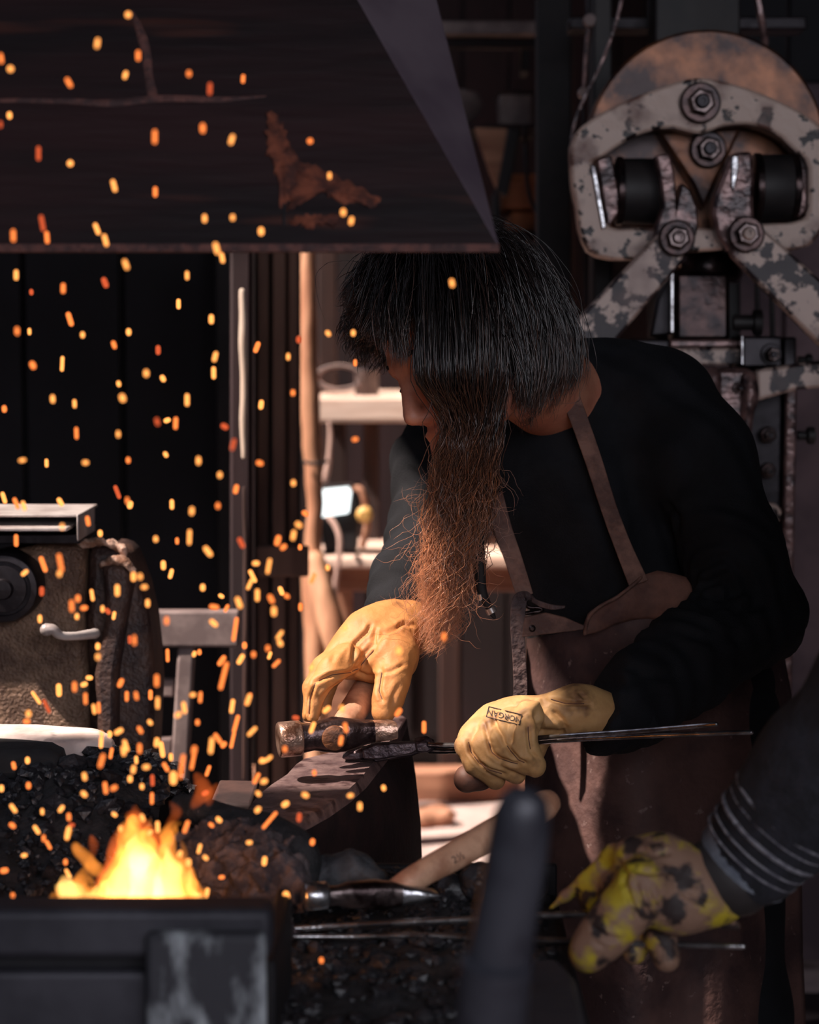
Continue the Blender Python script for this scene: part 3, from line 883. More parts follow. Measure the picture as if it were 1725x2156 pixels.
lathe('knob', P(1680, 758, 3.30), Vector((1, 0, 0)), [(0.006, 0), (0.006, 0.012), (0.010, 0.014), (0.010, 0.022), (0.006, 0.024)], 'rubber', ph, 16)
box('base', (P(1380, 960, 3.3).x - 0.05, 3.2, 0.0), (P(1700, 960, 3.3).x + 0.3, 3.75, 0.12), 'dark_steel', ph, 0.006)
# frame behind the disc up to the roof
pbox('back_frame', 1250, -200, 1290, 760, 3.55, 0.10, 'rubber', ph, 0.004)
pbox('top_beam', 1200, 34, 1700, 62, 3.6, 0.08, 'dark_steel', ph, 0.004)
pbox('back_frame', 1380, -200, 1560, 760, 3.50, 0.12, 'rubber', ph, 0.004)
pbox('label_plate', 1462, 30, 1518, 56, 3.595, 0.004, 'mauve_wall', ph, 0.001)

# ------------------------------------------------------------------ forge hood
hood = thing('forge_hood', 'big dark rust-stained steel hood hanging over the forge fire', 'hood')
A0 = P(-560, 521, 1.70); A1 = P(1052, 521, 1.70)          # front bottom edge
Ar = A0.z
ztop = 1.78
dB = 1.84
def at_z(px, z, y):
    """point at height z and distance y under pixel column px (column measured at the top of the frame)"""
    d = (y * CS + (CAMZ - z) * SN)
    return Vector(((px - W / 2) / FPX * d, y, z))
B1 = at_z(580, ztop, 1.90); B0 = at_z(-400, ztop, 1.90)
C1 = at_z(858, ztop, 2.02)
D1 = Vector((A1.x, 2.02, Ar + 0.06)); D0 = Vector((A0.x, 2.02, Ar + 0.06)); C0 = at_z(-420, ztop, 2.02)
def sheet(name, pts, th, mat):
    n = (pts[1] - pts[0]).cross(pts[2] - pts[0]).normalized()
    if n.y < 0:
        n = -n
    return slab(name, pts, n * th, mat, hood, 0.0012)
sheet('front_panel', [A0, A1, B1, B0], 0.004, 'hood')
sheet('corner_facet', [A1, C1, B1], 0.004, 'hood_lit_facet')
sheet('side_panel', [A1, D1, C1], 0.004, 'hood_lit_facet')
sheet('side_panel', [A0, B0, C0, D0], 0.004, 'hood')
box('bottom_rim', (A0.x, A0.y - 0.003, Ar - 0.004), (A1.x, A0.y + 0.012, Ar + 0.003), 'weld', hood, 0.001)
# flue above the hood
lathe('flue', Vector(((B1.x + B0.x) / 2, 1.93, ztop - 0.02)), Vector((0, 0, 1)), [(0.11, 0), (0.09, 0.05), (0.09, 0.86)], 'forge_black', hood, 32)
# seams and scabs of rust lie on the front panel
fn = (A1 - A0).cross(B1 - A0).normalized()
if fn.y > 0:
    fn = -fn
def on_front(px, py, lift=0.0):
    r = P(px, py, 1.0) - cam.location
    t = (A0 - cam.location).dot(fn) / r.dot(fn)
    return cam.location + r * t + fn * lift
def rough_seam(name, pts, r, mat):
    path = [on_front(x, y, 0.0) for x, y in pts]
    return tube(name, path, r, mat, hood, 8, (fn, 0.5), True, 6, 0.003)
rough_seam('weld_seam', [(-20, 214), (120, 211), (240, 214), (340, 210), (450, 208), (560, 203)], [0.002, 0.003, 0.004, 0.004, 0.003, 0.001], 'weld')
rough_seam('weld_seam', [(278, 25), (300, 80), (312, 130), (322, 208)], [0.002, 0.0045, 0.0045, 0.0045], 'weld')
rough_seam('weld_seam', [(562, 215), (572, 300), (590, 390), (600, 470)], [0.001, 0.0015, 0.0015, 0.001], 'forge_black')
def scab(pts, mat, seed):
    """rust crust: a rough, slightly raised patch of irregular outline"""
    n = len(pts)
    rr = random.Random(seed)
    loop = []
    for i in range(n):
        a, b = pts[i], pts[(i + 1) % n]
        m = 7
        for k in range(m):
            t = k / m
            loop.append((a[0] + (b[0] - a[0]) * t + rr.uniform(-7, 7), a[1] + (b[1] - a[1]) * t + rr.uniform(-7, 7)))
    cx = sum(p[0] for p in pts) / n; cy = sum(p[1] for p in pts) / n
    v = [on_front(x, y, -0.0005) for x, y in loop]
    v += [on_front(cx + (x - cx) * 0.90, cy + (y - cy) * 0.90, 0.0022 + rr.uniform(0, 0.0012)) for x, y in loop]
    v += [on_front(cx + (x - cx) * 0.45, cy + (y - cy) * 0.45, 0.0022 + rr.uniform(0, 0.0018)) for x, y in loop]
    v.append(on_front(cx, cy, 0.003))
    L = len(loop)
    f = []
    for ring in (0, 1):
        for i in range(L):
            j = (i + 1) % L
            f.append((ring * L + i, ring * L + j, (ring + 1) * L + j, (ring + 1) * L + i))
    for i in range(L):
        f.append((2 * L + i, 2 * L + (i + 1) % L, 3 * L))
    return mobj('rust_patch', v, f, mat, hood, True, 0, 60)
scab([(566, 232), (585, 245), (612, 300), (632, 350), (618, 400), (596, 448), (586, 380), (564, 330), (560, 280)], 'rust', 1)
scab([(618, 335), (680, 355), (740, 385), (800, 420), (790, 434), (720, 430), (670, 400), (632, 430), (606, 445), (612, 390)], 'rust', 2)
scab([(610, 465), (640, 455), (690, 462), (720, 452), (700, 475), (640, 478)], 'rust', 3)

# ------------------------------------------------------------------ forge table
fg = thing('forge', 'black steel coal forge table with heavy scaled plate along its front', 'forge')
TZ = 0.80
TX0, TX1, TY0, TY1 = -1.0, 0.145, 1.40, 1.985
box('table_top', (TX0, TY0, TZ - 0.03), (TX1, TY1, TZ), 'forge_black', fg, 0.004)
box('rim', (TX0, TY1 - 0.012, TZ - 0.05), (TX1, TY1, TZ + 0.03), 'forge_black', fg, 0.003)
box('rear_hearth', (TX0, TY1, TZ - 0.25), (-0.24, 2.40, TZ), 'forge_black', fg, 0.004)
for lx in (TX0 + 0.02, TX1 - 0.07):
    for ly in (TY0 + 0.02, TY1 - 0.07):
        box('leg', (lx, ly, 0.0), (lx + 0.05, ly + 0.05, TZ - 0.03), 'forge_black', fg, 0.003)
for ly in (2.33,):
    box('leg', (-0.31, ly, 0.0), (-0.26, ly + 0.05, TZ - 0.25), 'forge_black', fg, 0.003)
    box('leg', (TX0 + 0.02, ly, 0.0), (TX0 + 0.07, ly + 0.05, TZ - 0.25), 'forge_black', fg, 0.003)
# front plate of the fire pot
def at_y(px, py, y):
    k = (H / 2 - py) / FPX
    d = y / (k * SN + CS)
    return P(px, py, d)
a = at_y(0, 1916, 1.42); b = at_y(572, 1916, 1.42)
m1 = at_y(300, 2020, 1.42); m2 = at_y(300, 2052, 1.42); m3 = at_y(310, 1958, 1.42)
box('front_plate', (-0.75, 1.42, m1.z), (b.x, 1.46, a.z), 'forge_plate', fg, 0.006)
box('front_plate', (-0.75, 1.425, TZ - 0.10), (at_y(308, 2000, 1.42).x, 1.46, m2.z), 'forge_plate', fg, 0.004)
box('gap_plate', (-0.75, 1.44, m2.z - 0.01), (b.x - 0.005, 1.455, m1.z + 0.01), 'forge_black', fg, 0.002)
box('scaled_plate', (at_y(306, 2000, 1.412).x, 1.408, TZ - 0.12), (at_y(560, 2000, 1.412).x, 1.425, m3.z), 'forge_stain', fg, 0.005)
box('pot_wall', (b.x - 0.012, 1.46, TZ), (b.x, 1.66, a.z - 0.05), 'forge_black', fg, 0.003)
# right end casting of the table
slab('end_block', [PZ(1110, 2020, TZ + 0.03), PZ(1175, 2015, TZ + 0.03), PZ(1215, 2060, TZ + 0.03), PZ(1235, 2150, TZ + 0.03), PZ(1240, 2230, TZ + 0.03), PZ(1060, 2230, TZ + 0.03), PZ(1080, 2100, TZ + 0.03)],
     Vector((0, 0, -0.16)), 'forge_plate', fg, 0.006)

# ------------------------------------------------------------------ coal
def bed_h(x, y):
    h = TZ + 0.012 + 0.012 * noise.noise(Vector((x * 14, y * 14, 0))) + 0.008 * noise.noise(Vector((x * 40, y * 40, 3)))
    # heap behind and left of the fire
    h += 0.085 * math.exp(-((x + 0.30) / 0.13) ** 2 - ((y - 2.12) / 0.14) ** 2)
    h += 0.055 * math.exp(-((x + 0.55) / 0.22) ** 2 - ((y - 2.02) / 0.18) ** 2)
    h += 0.016 * math.exp(-((x + 0.05) / 0.10) ** 2 - ((y - 1.93) / 0.06) ** 2)
    h += 0.020 * math.exp(-((x + 0.22) / 0.05) ** 2 - ((y - 1.90) / 0.06) ** 2)
    h -= 0.03 * math.exp(-((x + 0.235) / 0.07) ** 2 - ((y - 1.70) / 0.06) ** 2)
    return h
nx, ny = 150, 110
vx = np.linspace(TX0 + 0.01, TX1 - 0.012, nx)
vy = np.linspace(1.47, 2.39, ny)
verts, faces, idm = [], [], {}
for i, xx in enumerate(vx):
    for j, yy in enumerate(vy):
        if xx > -0.245 and yy > TY1 - 0.013:
            continue
        idm[(i, j)] = len(verts)
        verts.append((xx, yy, bed_h(xx, yy)))
for i in range(nx - 1):
    for j in range(ny - 1):
        q = [(i, j), (i + 1, j), (i + 1, j + 1), (i, j + 1)]
        if all(k in idm for k in q):
            faces.append([idm[k] for k in q])
coal = thing('coal_heap', 'black coal and cinders heaped across the forge table', 'coal')
coal['kind'] = 'stuff'
mobj('bed', verts, faces, 'coal_base', coal, True, 0, 180)
# loose lumps on top, one joined mass
ico_v, ico_f = [], []
bmi = bmesh.new(); bmesh.ops.create_icosphere(bmi, subdivisions=1, radius=1.0)
bmi.verts.ensure_lookup_table()
ico_v = [v.co.copy() for v in bmi.verts]; ico_f = [[v.index for v in f.verts] for f in bmi.faces]
bmi.free()
lv, lf = [], []
rl = random.Random(5)
made = 0
while made < 4200:
    xx = rl.uniform(TX0 + 0.02, TX1 - 0.02); yy = rl.uniform(1.475, 2.36)
    if rl.random() < 0.5:
        xx = rl.uniform(-0.5, TX1 - 0.02)
    if xx > -0.25 and yy > TY1 - 0.03:
        continue
    s = rl.choice((0.003, 0.004, 0.004, 0.006, 0.008)) * rl.uniform(0.7, 1.3)
    if yy > 2.0:
        s *= 1.5
    base = len(lv)
    c = Vector((xx, yy, bed_h(xx, yy) + s * 0.3))
    sx, sy, sz = rl.uniform(0.7, 1.4), rl.uniform(0.7, 1.4), rl.uniform(0.5, 0.9)
    rot = Matrix.Rotation(rl.uniform(0, 6.28), 3, 'Z') @ Matrix.Rotation(rl.uniform(-0.5, 0.5), 3, 'X')
    for v in ico_v:
        k = s * rl.uniform(0.7, 1.2)
        lv.append(c + rot @ Vector((v.x * sx * k, v.y * sy * k, v.z * sz * k)))
    lf += [[base + i for i in f] for f in ico_f]
    made += 1
me = bpy.data.meshes.new('lumps'); me.from_pydata([tuple(v) for v in lv], [], lf)
o = fin('lumps', me, 'coal', coal, False); o['kind'] = 'stuff'

def lump(name, spec, mat, seed, amp, freq, h, label, cat, k=0.02):
    o = blob(name, [(chain(spec), k, k)], h, mat, None, lambda p, d: d + amp * snoise(p, freq, seed) + amp * 0.5 * snoise(p, freq * 2.7, seed + 1), 0.02)
    return tag(o, label, cat)
lump('ash_heap', [(390, 1835, 1.90, 0.030), (450, 1815, 1.90, 0.036), (520, 1825, 1.88, 0.034), (580, 1850, 1.86, 0.026), (622, 1868, 1.85, 0.016)], 'ash', 11, 0.0065, 190, 0.0028,
     'rough grey-brown heap of ash and clinker behind the fire', 'ash')
lump('slag_lump', [(690, 1850, 1.90, 0.018), (740, 1846, 1.90, 0.020), (790, 1858, 1.89, 0.013)], 'grey_lump', 13, 0.0025, 120, 0.003,
     'rounded dark grey slag lump behind the hammer lying on the coal', 'slag')
for i, (px, py, d, r) in enumerate(((1012, 1862, 1.93, 0.020), (1085, 1856, 1.93, 0.024), (945, 1872, 1.93, 0.013), (800, 1862, 1.95, 0.012))):
    lump('coal_lump', [(px, py, d, r), (px + 26, py + 6, d, r * 0.8)], 'coal', 20 + i, 0.003, 110, 0.0035,
         ('large coal lump lying under the wooden hammer handle', 'large coal lump beside the upright dark handle', 'small coal lump below the hammer handle', 'small coal lump behind the hammer head')[i], 'coal')
bar = tube('bent_bar', [P(385, 1700, 1.96), P(430, 1712, 1.95), P(500, 1738, 1.94), P(570, 1752, 1.92), P(620, 1775, 1.90), P(648, 1815, 1.89), P(652, 1862, 1.885)],
           [0.013, 0.016, 0.018, 0.018, 0.017, 0.013, 0.010], 'coal_base', None, 14, None, True, 6, 0.003)
tag(bar, 'thick black bent bar arching over the ash heap', 'bar')

# pale block and dark slab at the left of the hearth
sb = blob('stone_block', [(chain([(-160, 1562, 2.25, 0.036), (60, 1562, 2.22, 0.034), (150, 1560, 2.20, 0.035), (176, 1572, 2.19, 0.026), (205, 1592, 2.19, 0.010)]), 0.03, 0.02)], 0.004, 'stone', None,
          lambda p, d: smax(d + 0.0012 * snoise(p, 70, 4), (p[:, 2] - float(P(60, 1535, 2.22).z)), 0.012))
tag(sb, 'pale sunlit stone block with worn rounded end at left of hearth', 'stone')
ds = prism('slab', [(-200, 1588), (-60, 1582), (95, 1580), (122, 1590), (132, 1606), (120, 1640), (-200, 1650)], 2.12, 0.10, 'stone_dark', None, 0.008)
tag(ds, 'dark flat slab below the pale stone block on the coal heap', 'slab')

# ------------------------------------------------------------------ fire
fire = thing('fire', 'bright yellow and orange fire burning behind the front plate', 'fire')
def tongue(pts, radii, mat, d=1.70, name='flame'):
    path = [P(x, y, d + (0.01 * math.sin(i * 2.1 + x))) for i, (x, y) in enumerate(pts)]
    rr = [r / FPX * d for r in radii]
    v, f = tube(name, path, rr, mat, None, 12, None, True, 6, 0.0, False)
    am = min(1.0, max(rr) / 0.016)
    v = [q + noise.noise_vector(q * 48) * 0.008 * am + noise.noise_vector(q * 110) * 0.003 * am for q in v]
    return mobj(name, v, f, mat, fire, True, 0, 180)
tongue([(160, 1935), (150, 1890), (140, 1868), (150, 1850)], [40, 30, 18, 4], 'flame_core')
tongue([(210, 1935), (205, 1890), (225, 1868), (232, 1850)], [36, 28, 14, 3], 'flame_core')
tongue([(265, 1930), (262, 1880), (275, 1840), (288, 1800), (292, 1760)], [42, 36, 34, 24, 6], 'flame_core')
tongue([(300, 1930), (310, 1870), (302, 1820), (298, 1780)], [44, 40, 34, 8], 'flame_core')
tongue([(350, 1930), (352, 1880), (362, 1840), (356, 1790)], [40, 36, 22, 5], 'flame_core')
tongue([(400, 1920), (412, 1895), (402, 1870), (396, 1832)], [20, 13, 9, 3], 'flame_core')
tongue([(430, 1915), (428, 1900), (410, 1880)], [16, 12, 4], 'flame_core')
tongue([(130, 1930), (115, 1895), (108, 1880)], [26, 14, 3], 'flame_mid')
tongue([(180, 1930), (172, 1880), (168, 1840), (176, 1815)], [36, 24, 14, 4], 'flame_mid')
tongue([(285, 1925), (275, 1850), (285, 1790), (270, 1745), (262, 1715)], [70, 60, 44, 26, 6], 'flame_mid')
tongue([(355, 1925), (370, 1860), (355, 1800), (352, 1765), (372, 1742)], [60, 46, 24, 14, 4], 'flame_mid')
tongue([(410, 1925), (408, 1880), (392, 1830)], [34, 22, 5], 'flame_mid')
tongue([(158, 1782), (180, 1808), (205, 1830), (222, 1840)], [8, 16, 16, 5], 'flame_mid')
tongue([(225, 1925), (222, 1880), (228, 1850)], [40, 24, 4], 'flame_mid')
tongue([(272, 1752), (282, 1735), (276, 1716)], [12, 20, 5], 'flame_mid')
tongue([(192, 1800), (196, 1780), (192, 1762)], [6, 11, 3], 'flame_low')
tongue([(142, 1768), (143, 1752), (148, 1738)], [5, 9, 3], 'flame_mid')
tongue([(300, 1920), (290, 1830), (285, 1760), (280, 1700)], [110, 90, 50, 8], 'flame_low')
tongue([(410, 1692), (428, 1672), (422, 1648), (412, 1632)], [10, 20, 14, 3], 'flame_low', 1.72)
tongue([(440, 1690), (446, 1665), (455, 1650)], [8, 12, 3], 'flame_low', 1.72)
tongue([(352, 1745), (368, 1710), (360, 1690)], [6, 12, 3], 'flame_low')
for (x0_, y0_, x1_, y1_, r_) in ((128, 1905, 118, 1872, 9), (240, 1880, 250, 1830, 9), (330, 1850, 338, 1775, 9), (345, 1790, 372, 1735, 8), (318, 1800, 312, 1745, 8), (255, 1800, 248, 1768, 8), (420, 1890, 432, 1868, 7), (192, 1880, 188, 1842, 8), (380, 1830, 384, 1770, 7), (300, 1760, 318, 1722, 7)):
    tongue([(x0_, y0_), ((x0_ + x1_) / 2 + 5, (y0_ + y1_) / 2), (x1_, y1_)], [r_ * 1.4, r_, 2], 'flame_mid', 1.69)
# glowing coals under the flames
for i, (px, py) in enumerate(((110, 1960), (180, 1965), (250, 1968), (330, 1965), (400, 1955), (140, 1935), (300, 1950), (370, 1950))):
    c = P(px, py, 1.70)
    v = [c + Vector((q.x * 0.016, q.y * 0.016, q.z * 0.010)) * (1 + 0.3 * noise.noise(q * 2 + c * 30)) for q in ico_v]
    mobj('ember', v, ico_f, 'ember', fire, False)
fl_d = bpy.data.lights.new('fire_light', 'POINT')
fl_d.energy = 0.6
fl_d.color = (1.0, 0.40, 0.14)
fl_d.shadow_soft_size = 0.02
fl = bpy.data.objects.new('fire_light', fl_d)
COL.objects.link(fl)
fl.location = P(285, 1946, 1.685)
fl.parent = None

# upright dark handle close to the camera
hd = thing('tool_handle', 'blurred dark upright tool handle with rounded top close to camera', 'handle')
e = P(1040, 2156, 1.17)
tube('shaft', [P(1100, 1712, 1.13), P(1088, 1800, 1.135), P(1066, 1930, 1.145), P(1046, 2060, 1.155), P(1030, 2180, 1.165), Vector((e.x - 0.03, 1.30, 0.45)), Vector((e.x - 0.05, 1.38, 0.03))],
     [0.0155, 0.0172, 0.0175, 0.019, 0.021, 0.02, 0.02], 'handle_dark', hd, 20, (Vector((0, 1, 0)), 0.7), True, 6)
lathe('ferrule', Vector((e.x - 0.0505, 1.382, 0.0)), Vector((0, -0.02, 1)), [(0.022, 0.0), (0.024, 0.01), (0.023, 0.05), (0.020, 0.06)], 'dark_steel', hd, 20)

# ------------------------------------------------------------------ anvil
anv = thing('anvil', 'heavy old anvil with broad worn horn pointing towards the forge', 'anvil')
AZ = 0.86
top_px = [(519, 1722), (523, 1700), (540, 1678), (570, 1655), (602, 1634), (622, 1612), (640, 1600), (690, 1588), (740, 1572), (800, 1535), (818, 1510), (852, 1506), (858, 1512),
          (838, 1545), (812, 1580), (787, 1611), (765, 1640), (735, 1668), (690, 1700), (650, 1722), (600, 1745), (560, 1756), (530, 1752), (519, 1738)]
top = [PZ(x, y, AZ) for x, y in top_px]
c0 = sum(top, Vector()) / len(top)
horn = [i for i, q in enumerate(top_px) if q[1] > 1650]
def ringz(z, shrink, push):
    out = []
    for i, p in enumerate(top):
        q = p.copy()
        x, y = top_px[i]
        hornness = max(0.0, min(1.0, (2.30 - p.y) / 0.22))
        q = c0 + (p - c0) * (1 - shrink * (0.15 + hornness))
        if 13 <= i <= 19:
            q.x += push * (1 - 0.6 * hornness)
        q.z = z
        out.append(q)
    return out
rings = [[c0 + (p - c0) * 0.55 for p in top], [c0 + (p - c0) * 0.965 for p in top], top, ringz(AZ - 0.010, -0.012, 0.004), ringz(AZ - 0.05, 0.02, 0.022), ringz(AZ - 0.11, 0.16, 0.030), ringz(AZ - 0.18, 0.30, 0.034), ringz(AZ - 0.26, 0.34, 0.034), ringz(AZ - 0.30, 0.20, 0.036), ringz(AZ - 0.36, 0.20, 0.036)]
for q in rings[0]: q.z = AZ + 0.0025
for q in rings[1]: q.z = AZ + 0.002
for q in rings[2]: q.z = AZ - 0.002
def loft(name, rs, mat, parent, cap0=True, cap1=True, bevel=0):
    n = len(rs[0])
    v = [p for r in rs for p in r]
    f = []
    for k in range(len(rs) - 1):
        for i in range(n):
            j = (i + 1) % n
            f.append((k * n + i, k * n + j, (k + 1) * n + j, (k + 1) * n + i))
    if cap0: f.append(tuple(range(n)))
    if cap1: f.append(tuple((len(rs) - 1) * n + i for i in range(n)))
    return mobj(name, v, f, mat, parent, True, bevel, 60)
loft('face', rings[:4], 'anvil_top', anv, True, False)
loft('body', rings[3:], 'anvil_side', anv, False, True)
sx0 = min(p.x for p in rings[-1]) - 0.03; sx1 = max(p.x for p in rings[-1]) + 0.03
sy0 = min(p.y for p in rings[-1]) ; sy1 = max(p.y for p in rings[-1]) + 0.03
st = thing('anvil_stump', 'thick dark wooden stump that carries the anvil', 'stump')
cx, cy = (sx0 + sx1) / 2, (sy0 + sy1) / 2
rs = []
for z, k in ((0.0, 1.06), (0.03, 1.02), (0.25, 0.98), (0.49, 1.0), (AZ - 0.36, 0.97)):
    rs.append([Vector((cx + (sx1 - sx0) / 2 * k * 1.05 * math.cos(a), cy + (sy1 - sy0) / 2 * k * math.sin(a), z)) * 1.0 for a in np.linspace(0, 2 * math.pi, 33)[:-1]])
loft('log', rs, 'brown_board', st)
lathe('hoop', Vector((cx, cy, 0.40)), Vector((0, 0, 1)), [(0.001, 0), (0.001, 0.02)], 'dark_steel', st, 8)
bpy.data.objects.remove(st.children[-1])
hoop = [[Vector((cx + ((sx1 - sx0) / 2 * 1.05 + r) * math.cos(a), cy + ((sy1 - sy0) / 2 + r) * math.sin(a), z)) for a in np.linspace(0, 2 * math.pi, 33)[:-1]] for r, z in ((0.0, 0.40), (0.006, 0.40), (0.006, 0.44), (0.0, 0.44))]
loft('hoop', hoop, 'dark_steel', st, False, False)

# ------------------------------------------------------------------ hammer in hand
HD = 2.24
ham = thing('hammer', 'forging hammer with brassy worn face held over the anvil', 'hammer')
ax0, ax1 = P(585, 1558, HD - 0.01), P(836, 1535, HD + 0.02)
hx = (ax1 - ax0).normalized()
S = HD / FPX
def hp(prof, n=20, sq=1.0):
    return [(r * S, a * S) for a, r in prof]
lathe('striking_face', ax0, hx, hp([(0, 30), (1, 35), (4, 37.5), (46, 37.5), (50, 35)]), 'hammer_face', ham, 32)
body = []
up = Vector((0, 0, 1)); hy = hx.cross(up).normalized(); hz = hy.cross(hx).normalized()
for a, ry, rz in ((44, 30, 33), (58, 27, 30), (75, 26, 28), (95, 30, 33), (120, 33, 37), (140, 33, 36), (165, 28, 30), (190, 24, 25), (205, 24, 24)):
    ring = []
    for k in range(20):
        t = 2 * math.pi * k / 20
        c, s = math.cos(t), math.sin(t)
        e = 0.62
        ring.append(ax0 + hx * a * S + hy * ry * S * math.copysign(abs(c) ** e, c) + hz * rz * S * math.copysign(abs(s) ** e, s))
    body.append(ring)
loft('head', body, 'hammer_steel', ham)
peen = []
for a, ry, rz in ((200, 22, 23), (215, 24, 22), (240, 30, 20), (252, 31, 17)):
    ring = []
    for k in range(20):
        t = 2 * math.pi * k / 20
        c, s = math.cos(t), math.sin(t)
        ring.append(ax0 + hx * a * S + hy * ry * S * math.copysign(abs(c) ** 0.5, c) + hz * rz * S * math.copysign(abs(s) ** 0.5, s))
    peen.append(ring)
loft('peen', peen, 'hammer_face', ham)
ec = ax0 + hx * 122 * S
hdir = (P(788, 1440, 2.37) - P(706, 1556, 2.22)).normalized()
lathe('handle_end', ec + Vector((0, -0.0195, 0.0)), TOCAM, [(26 * S, -0.01), (26 * S, 0.001), (20 * S, 0.003)], 'end_wood', ham, 20)
tube('handle', [P(712, 1545, 2.235), P(742, 1500, 2.29), P(768, 1462, 2.34), P(784, 1436, 2.385), P(800, 1405, 2.45)], [0.012, 0.016, 0.0175, 0.017, 0.016], 'ash_wood', ham, 16, None, True, 5)

# ------------------------------------------------------------------ workpiece and tongs
wp = prism('workpiece', [(718, 1597), (735, 1583), (765, 1577), (800, 1576), (800, 1596), (770, 1601), (735, 1603)], 2.335, 0.022, 'forged', None, 0.003)
tag(wp, 'small forged steel piece gripped by tongs on the anvil face', 'workpiece')
tg = thing('tongs', 'long steel tongs held in the pale glove over the anvil', 'tongs')
prism('jaw', [(762, 1578), (790, 1567), (880, 1563), (884, 1578), (868, 1588), (800, 1600), (766, 1599)], 2.318, 0.014, 'forged', tg, 0.002)
prism('jaw', [(770, 1588), (800, 1586), (884, 1574), (892, 1584), (870, 1592), (790, 1606)], 2.345, 0.012, 'forged', tg, 0.002)
prism('boss', [(872, 1562), (890, 1560), (914, 1566), (918, 1576), (900, 1586), (876, 1586)], 2.316, 0.03, 'forged', tg, 0.003)
lathe('rivet', P(896, 1564, 2.326), Vector((0, -0.4, 1)), [(0.008, -0.008), (0.008, 0.002), (0.005, 0.006), (0.001, 0.007)], 'forged', tg, 16)
tube('rein', [P(905, 1568, 2.315), P(960, 1570, 2.285), P(1060, 1562, 2.24), P(1160, 1552, 2.19), P(1330, 1540, 2.13), P(1508, 1525, 2.07)], [0.0036, 0.0034, 0.0032, 0.003, 0.0029, 0.0026], 'bright_steel', tg, 10)
tube('rein', [P(905, 1580, 2.325), P(960, 1581, 2.295), P(1060, 1572, 2.25), P(1160, 1560, 2.20), P(1350, 1550, 2.15), P(1582, 1542, 2.10)], [0.0036, 0.0034, 0.0032, 0.003, 0.0029, 0.0026], 'bright_steel', tg, 10)

# ------------------------------------------------------------------ hammer lying on the coal
h2 = thing('hammer', 'steel hammer with pale wooden handle lying on the coal', 'hammer')
D2 = 1.81
S2 = D2 / FPX
b0, b1 = P(640, 1888, D2 - 0.01), P(925, 1880, D2 + 0.02)
gx = (b1 - b0).normalized(); gy = gx.cross(up).normalized(); gz = gy.cross(gx).normalized()
def head_loft(name, prof, mat, e=0.6):
    rs = []
    for a, ry, rz in prof:
        ring = []
        for k in range(20):
            t = 2 * math.pi * k / 20
            c, s = math.cos(t), math.sin(t)
            ring.append(b0 + gx * a * S2 + gy * ry * S2 * math.copysign(abs(c) ** e, c) + gz * rz * S2 * math.copysign(abs(s) ** e, s))
        rs.append(ring)
    return loft(name, rs, mat, h2)
head_loft('striking_face', [(-2, 26, 25), (2, 30, 30), (46, 30, 30), (52, 26, 25)], 'bright_steel', 0.9)
head_loft('head', [(48, 21, 21), (70, 20, 20), (95, 25, 27), (150, 27, 31), (190, 26, 27), (215, 24, 23)], 'nut')
head_loft('peen', [(208, 25, 24), (240, 26, 19), (268, 26, 11), (288, 24, 3)], 'bright_steel', 0.6)
tube('handle', [P(826, 1878, D2 + 0.018), P(870, 1850, D2 + 0.02), P(960, 1800, D2 + 0.05), P(1060, 1742, D2 + 0.09), P(1130, 1705, D2 + 0.12), P(1150, 1693, D2 + 0.13)],
     [0.010, 0.0115, 0.0135, 0.014, 0.0155, 0.014], 'ash_wood', h2, 16, None, True, 5)
def text_mesh(name, body, size, mat, parent, place):
    cu = bpy.data.curves.new(name, 'FONT')
    cu.body = body
    cu.size = size
    cu.align_x = 'CENTER'; cu.align_y = 'CENTER'
    cu.resolution_u = 3
    to = bpy.data.objects.new(name, cu)
    COL.objects.link(to)
    dg = bpy.context.evaluated_depsgraph_get()
    me = bpy.data.meshes.new_from_object(to.evaluated_get(dg))
    bpy.data.objects.remove(to)
    bm = bmesh.new(); bm.from_mesh(me)
    bmesh.ops.triangulate(bm, faces=bm.faces)
    for _ in range(3):
        bmesh.ops.subdivide_edges(bm, edges=[e for e in bm.edges if e.calc_length() > size * 0.14], cuts=1)
        bmesh.ops.triangulate(bm, faces=bm.faces)
    for v in bm.verts:
        v.co = place(v.co.x, v.co.y)
    bm.to_mesh(me); bm.free()
    me.materials.clear()
    return fin(name, me, mat, parent, False)
def on_mesh(o, px, py, lift=0.0006):
    """where the sight line through a pixel meets a mesh, lifted a little off it"""
    key = o.name
    if key not in BVH:
        BVH[key] = BVHTree.FromPolygons([v.co for v in o.data.vertices], [p.vertices[:] for p in o.data.polygons])
    dr = (P(px, py, 1.0) - cam.location).normalized()
    h = BVH[key].ray_cast(cam.location, dr)
    if h[0] is None:
        return None
    return h[0] - dr * lift
BVH = {}
hobj = [c for c in h2.children if c.name.startswith('handle')][0]
def hplace(x, y):
    a = -0.50
    px = 966 + x * math.cos(a) - y * math.sin(a) * -1
    py = 1806 + x * math.sin(a) - y * math.cos(a)
    return on_mesh(hobj, px, py) or P(px, py, D2)
text_mesh('stamp', '2\u00bd', 22, 'print', h2, hplace)

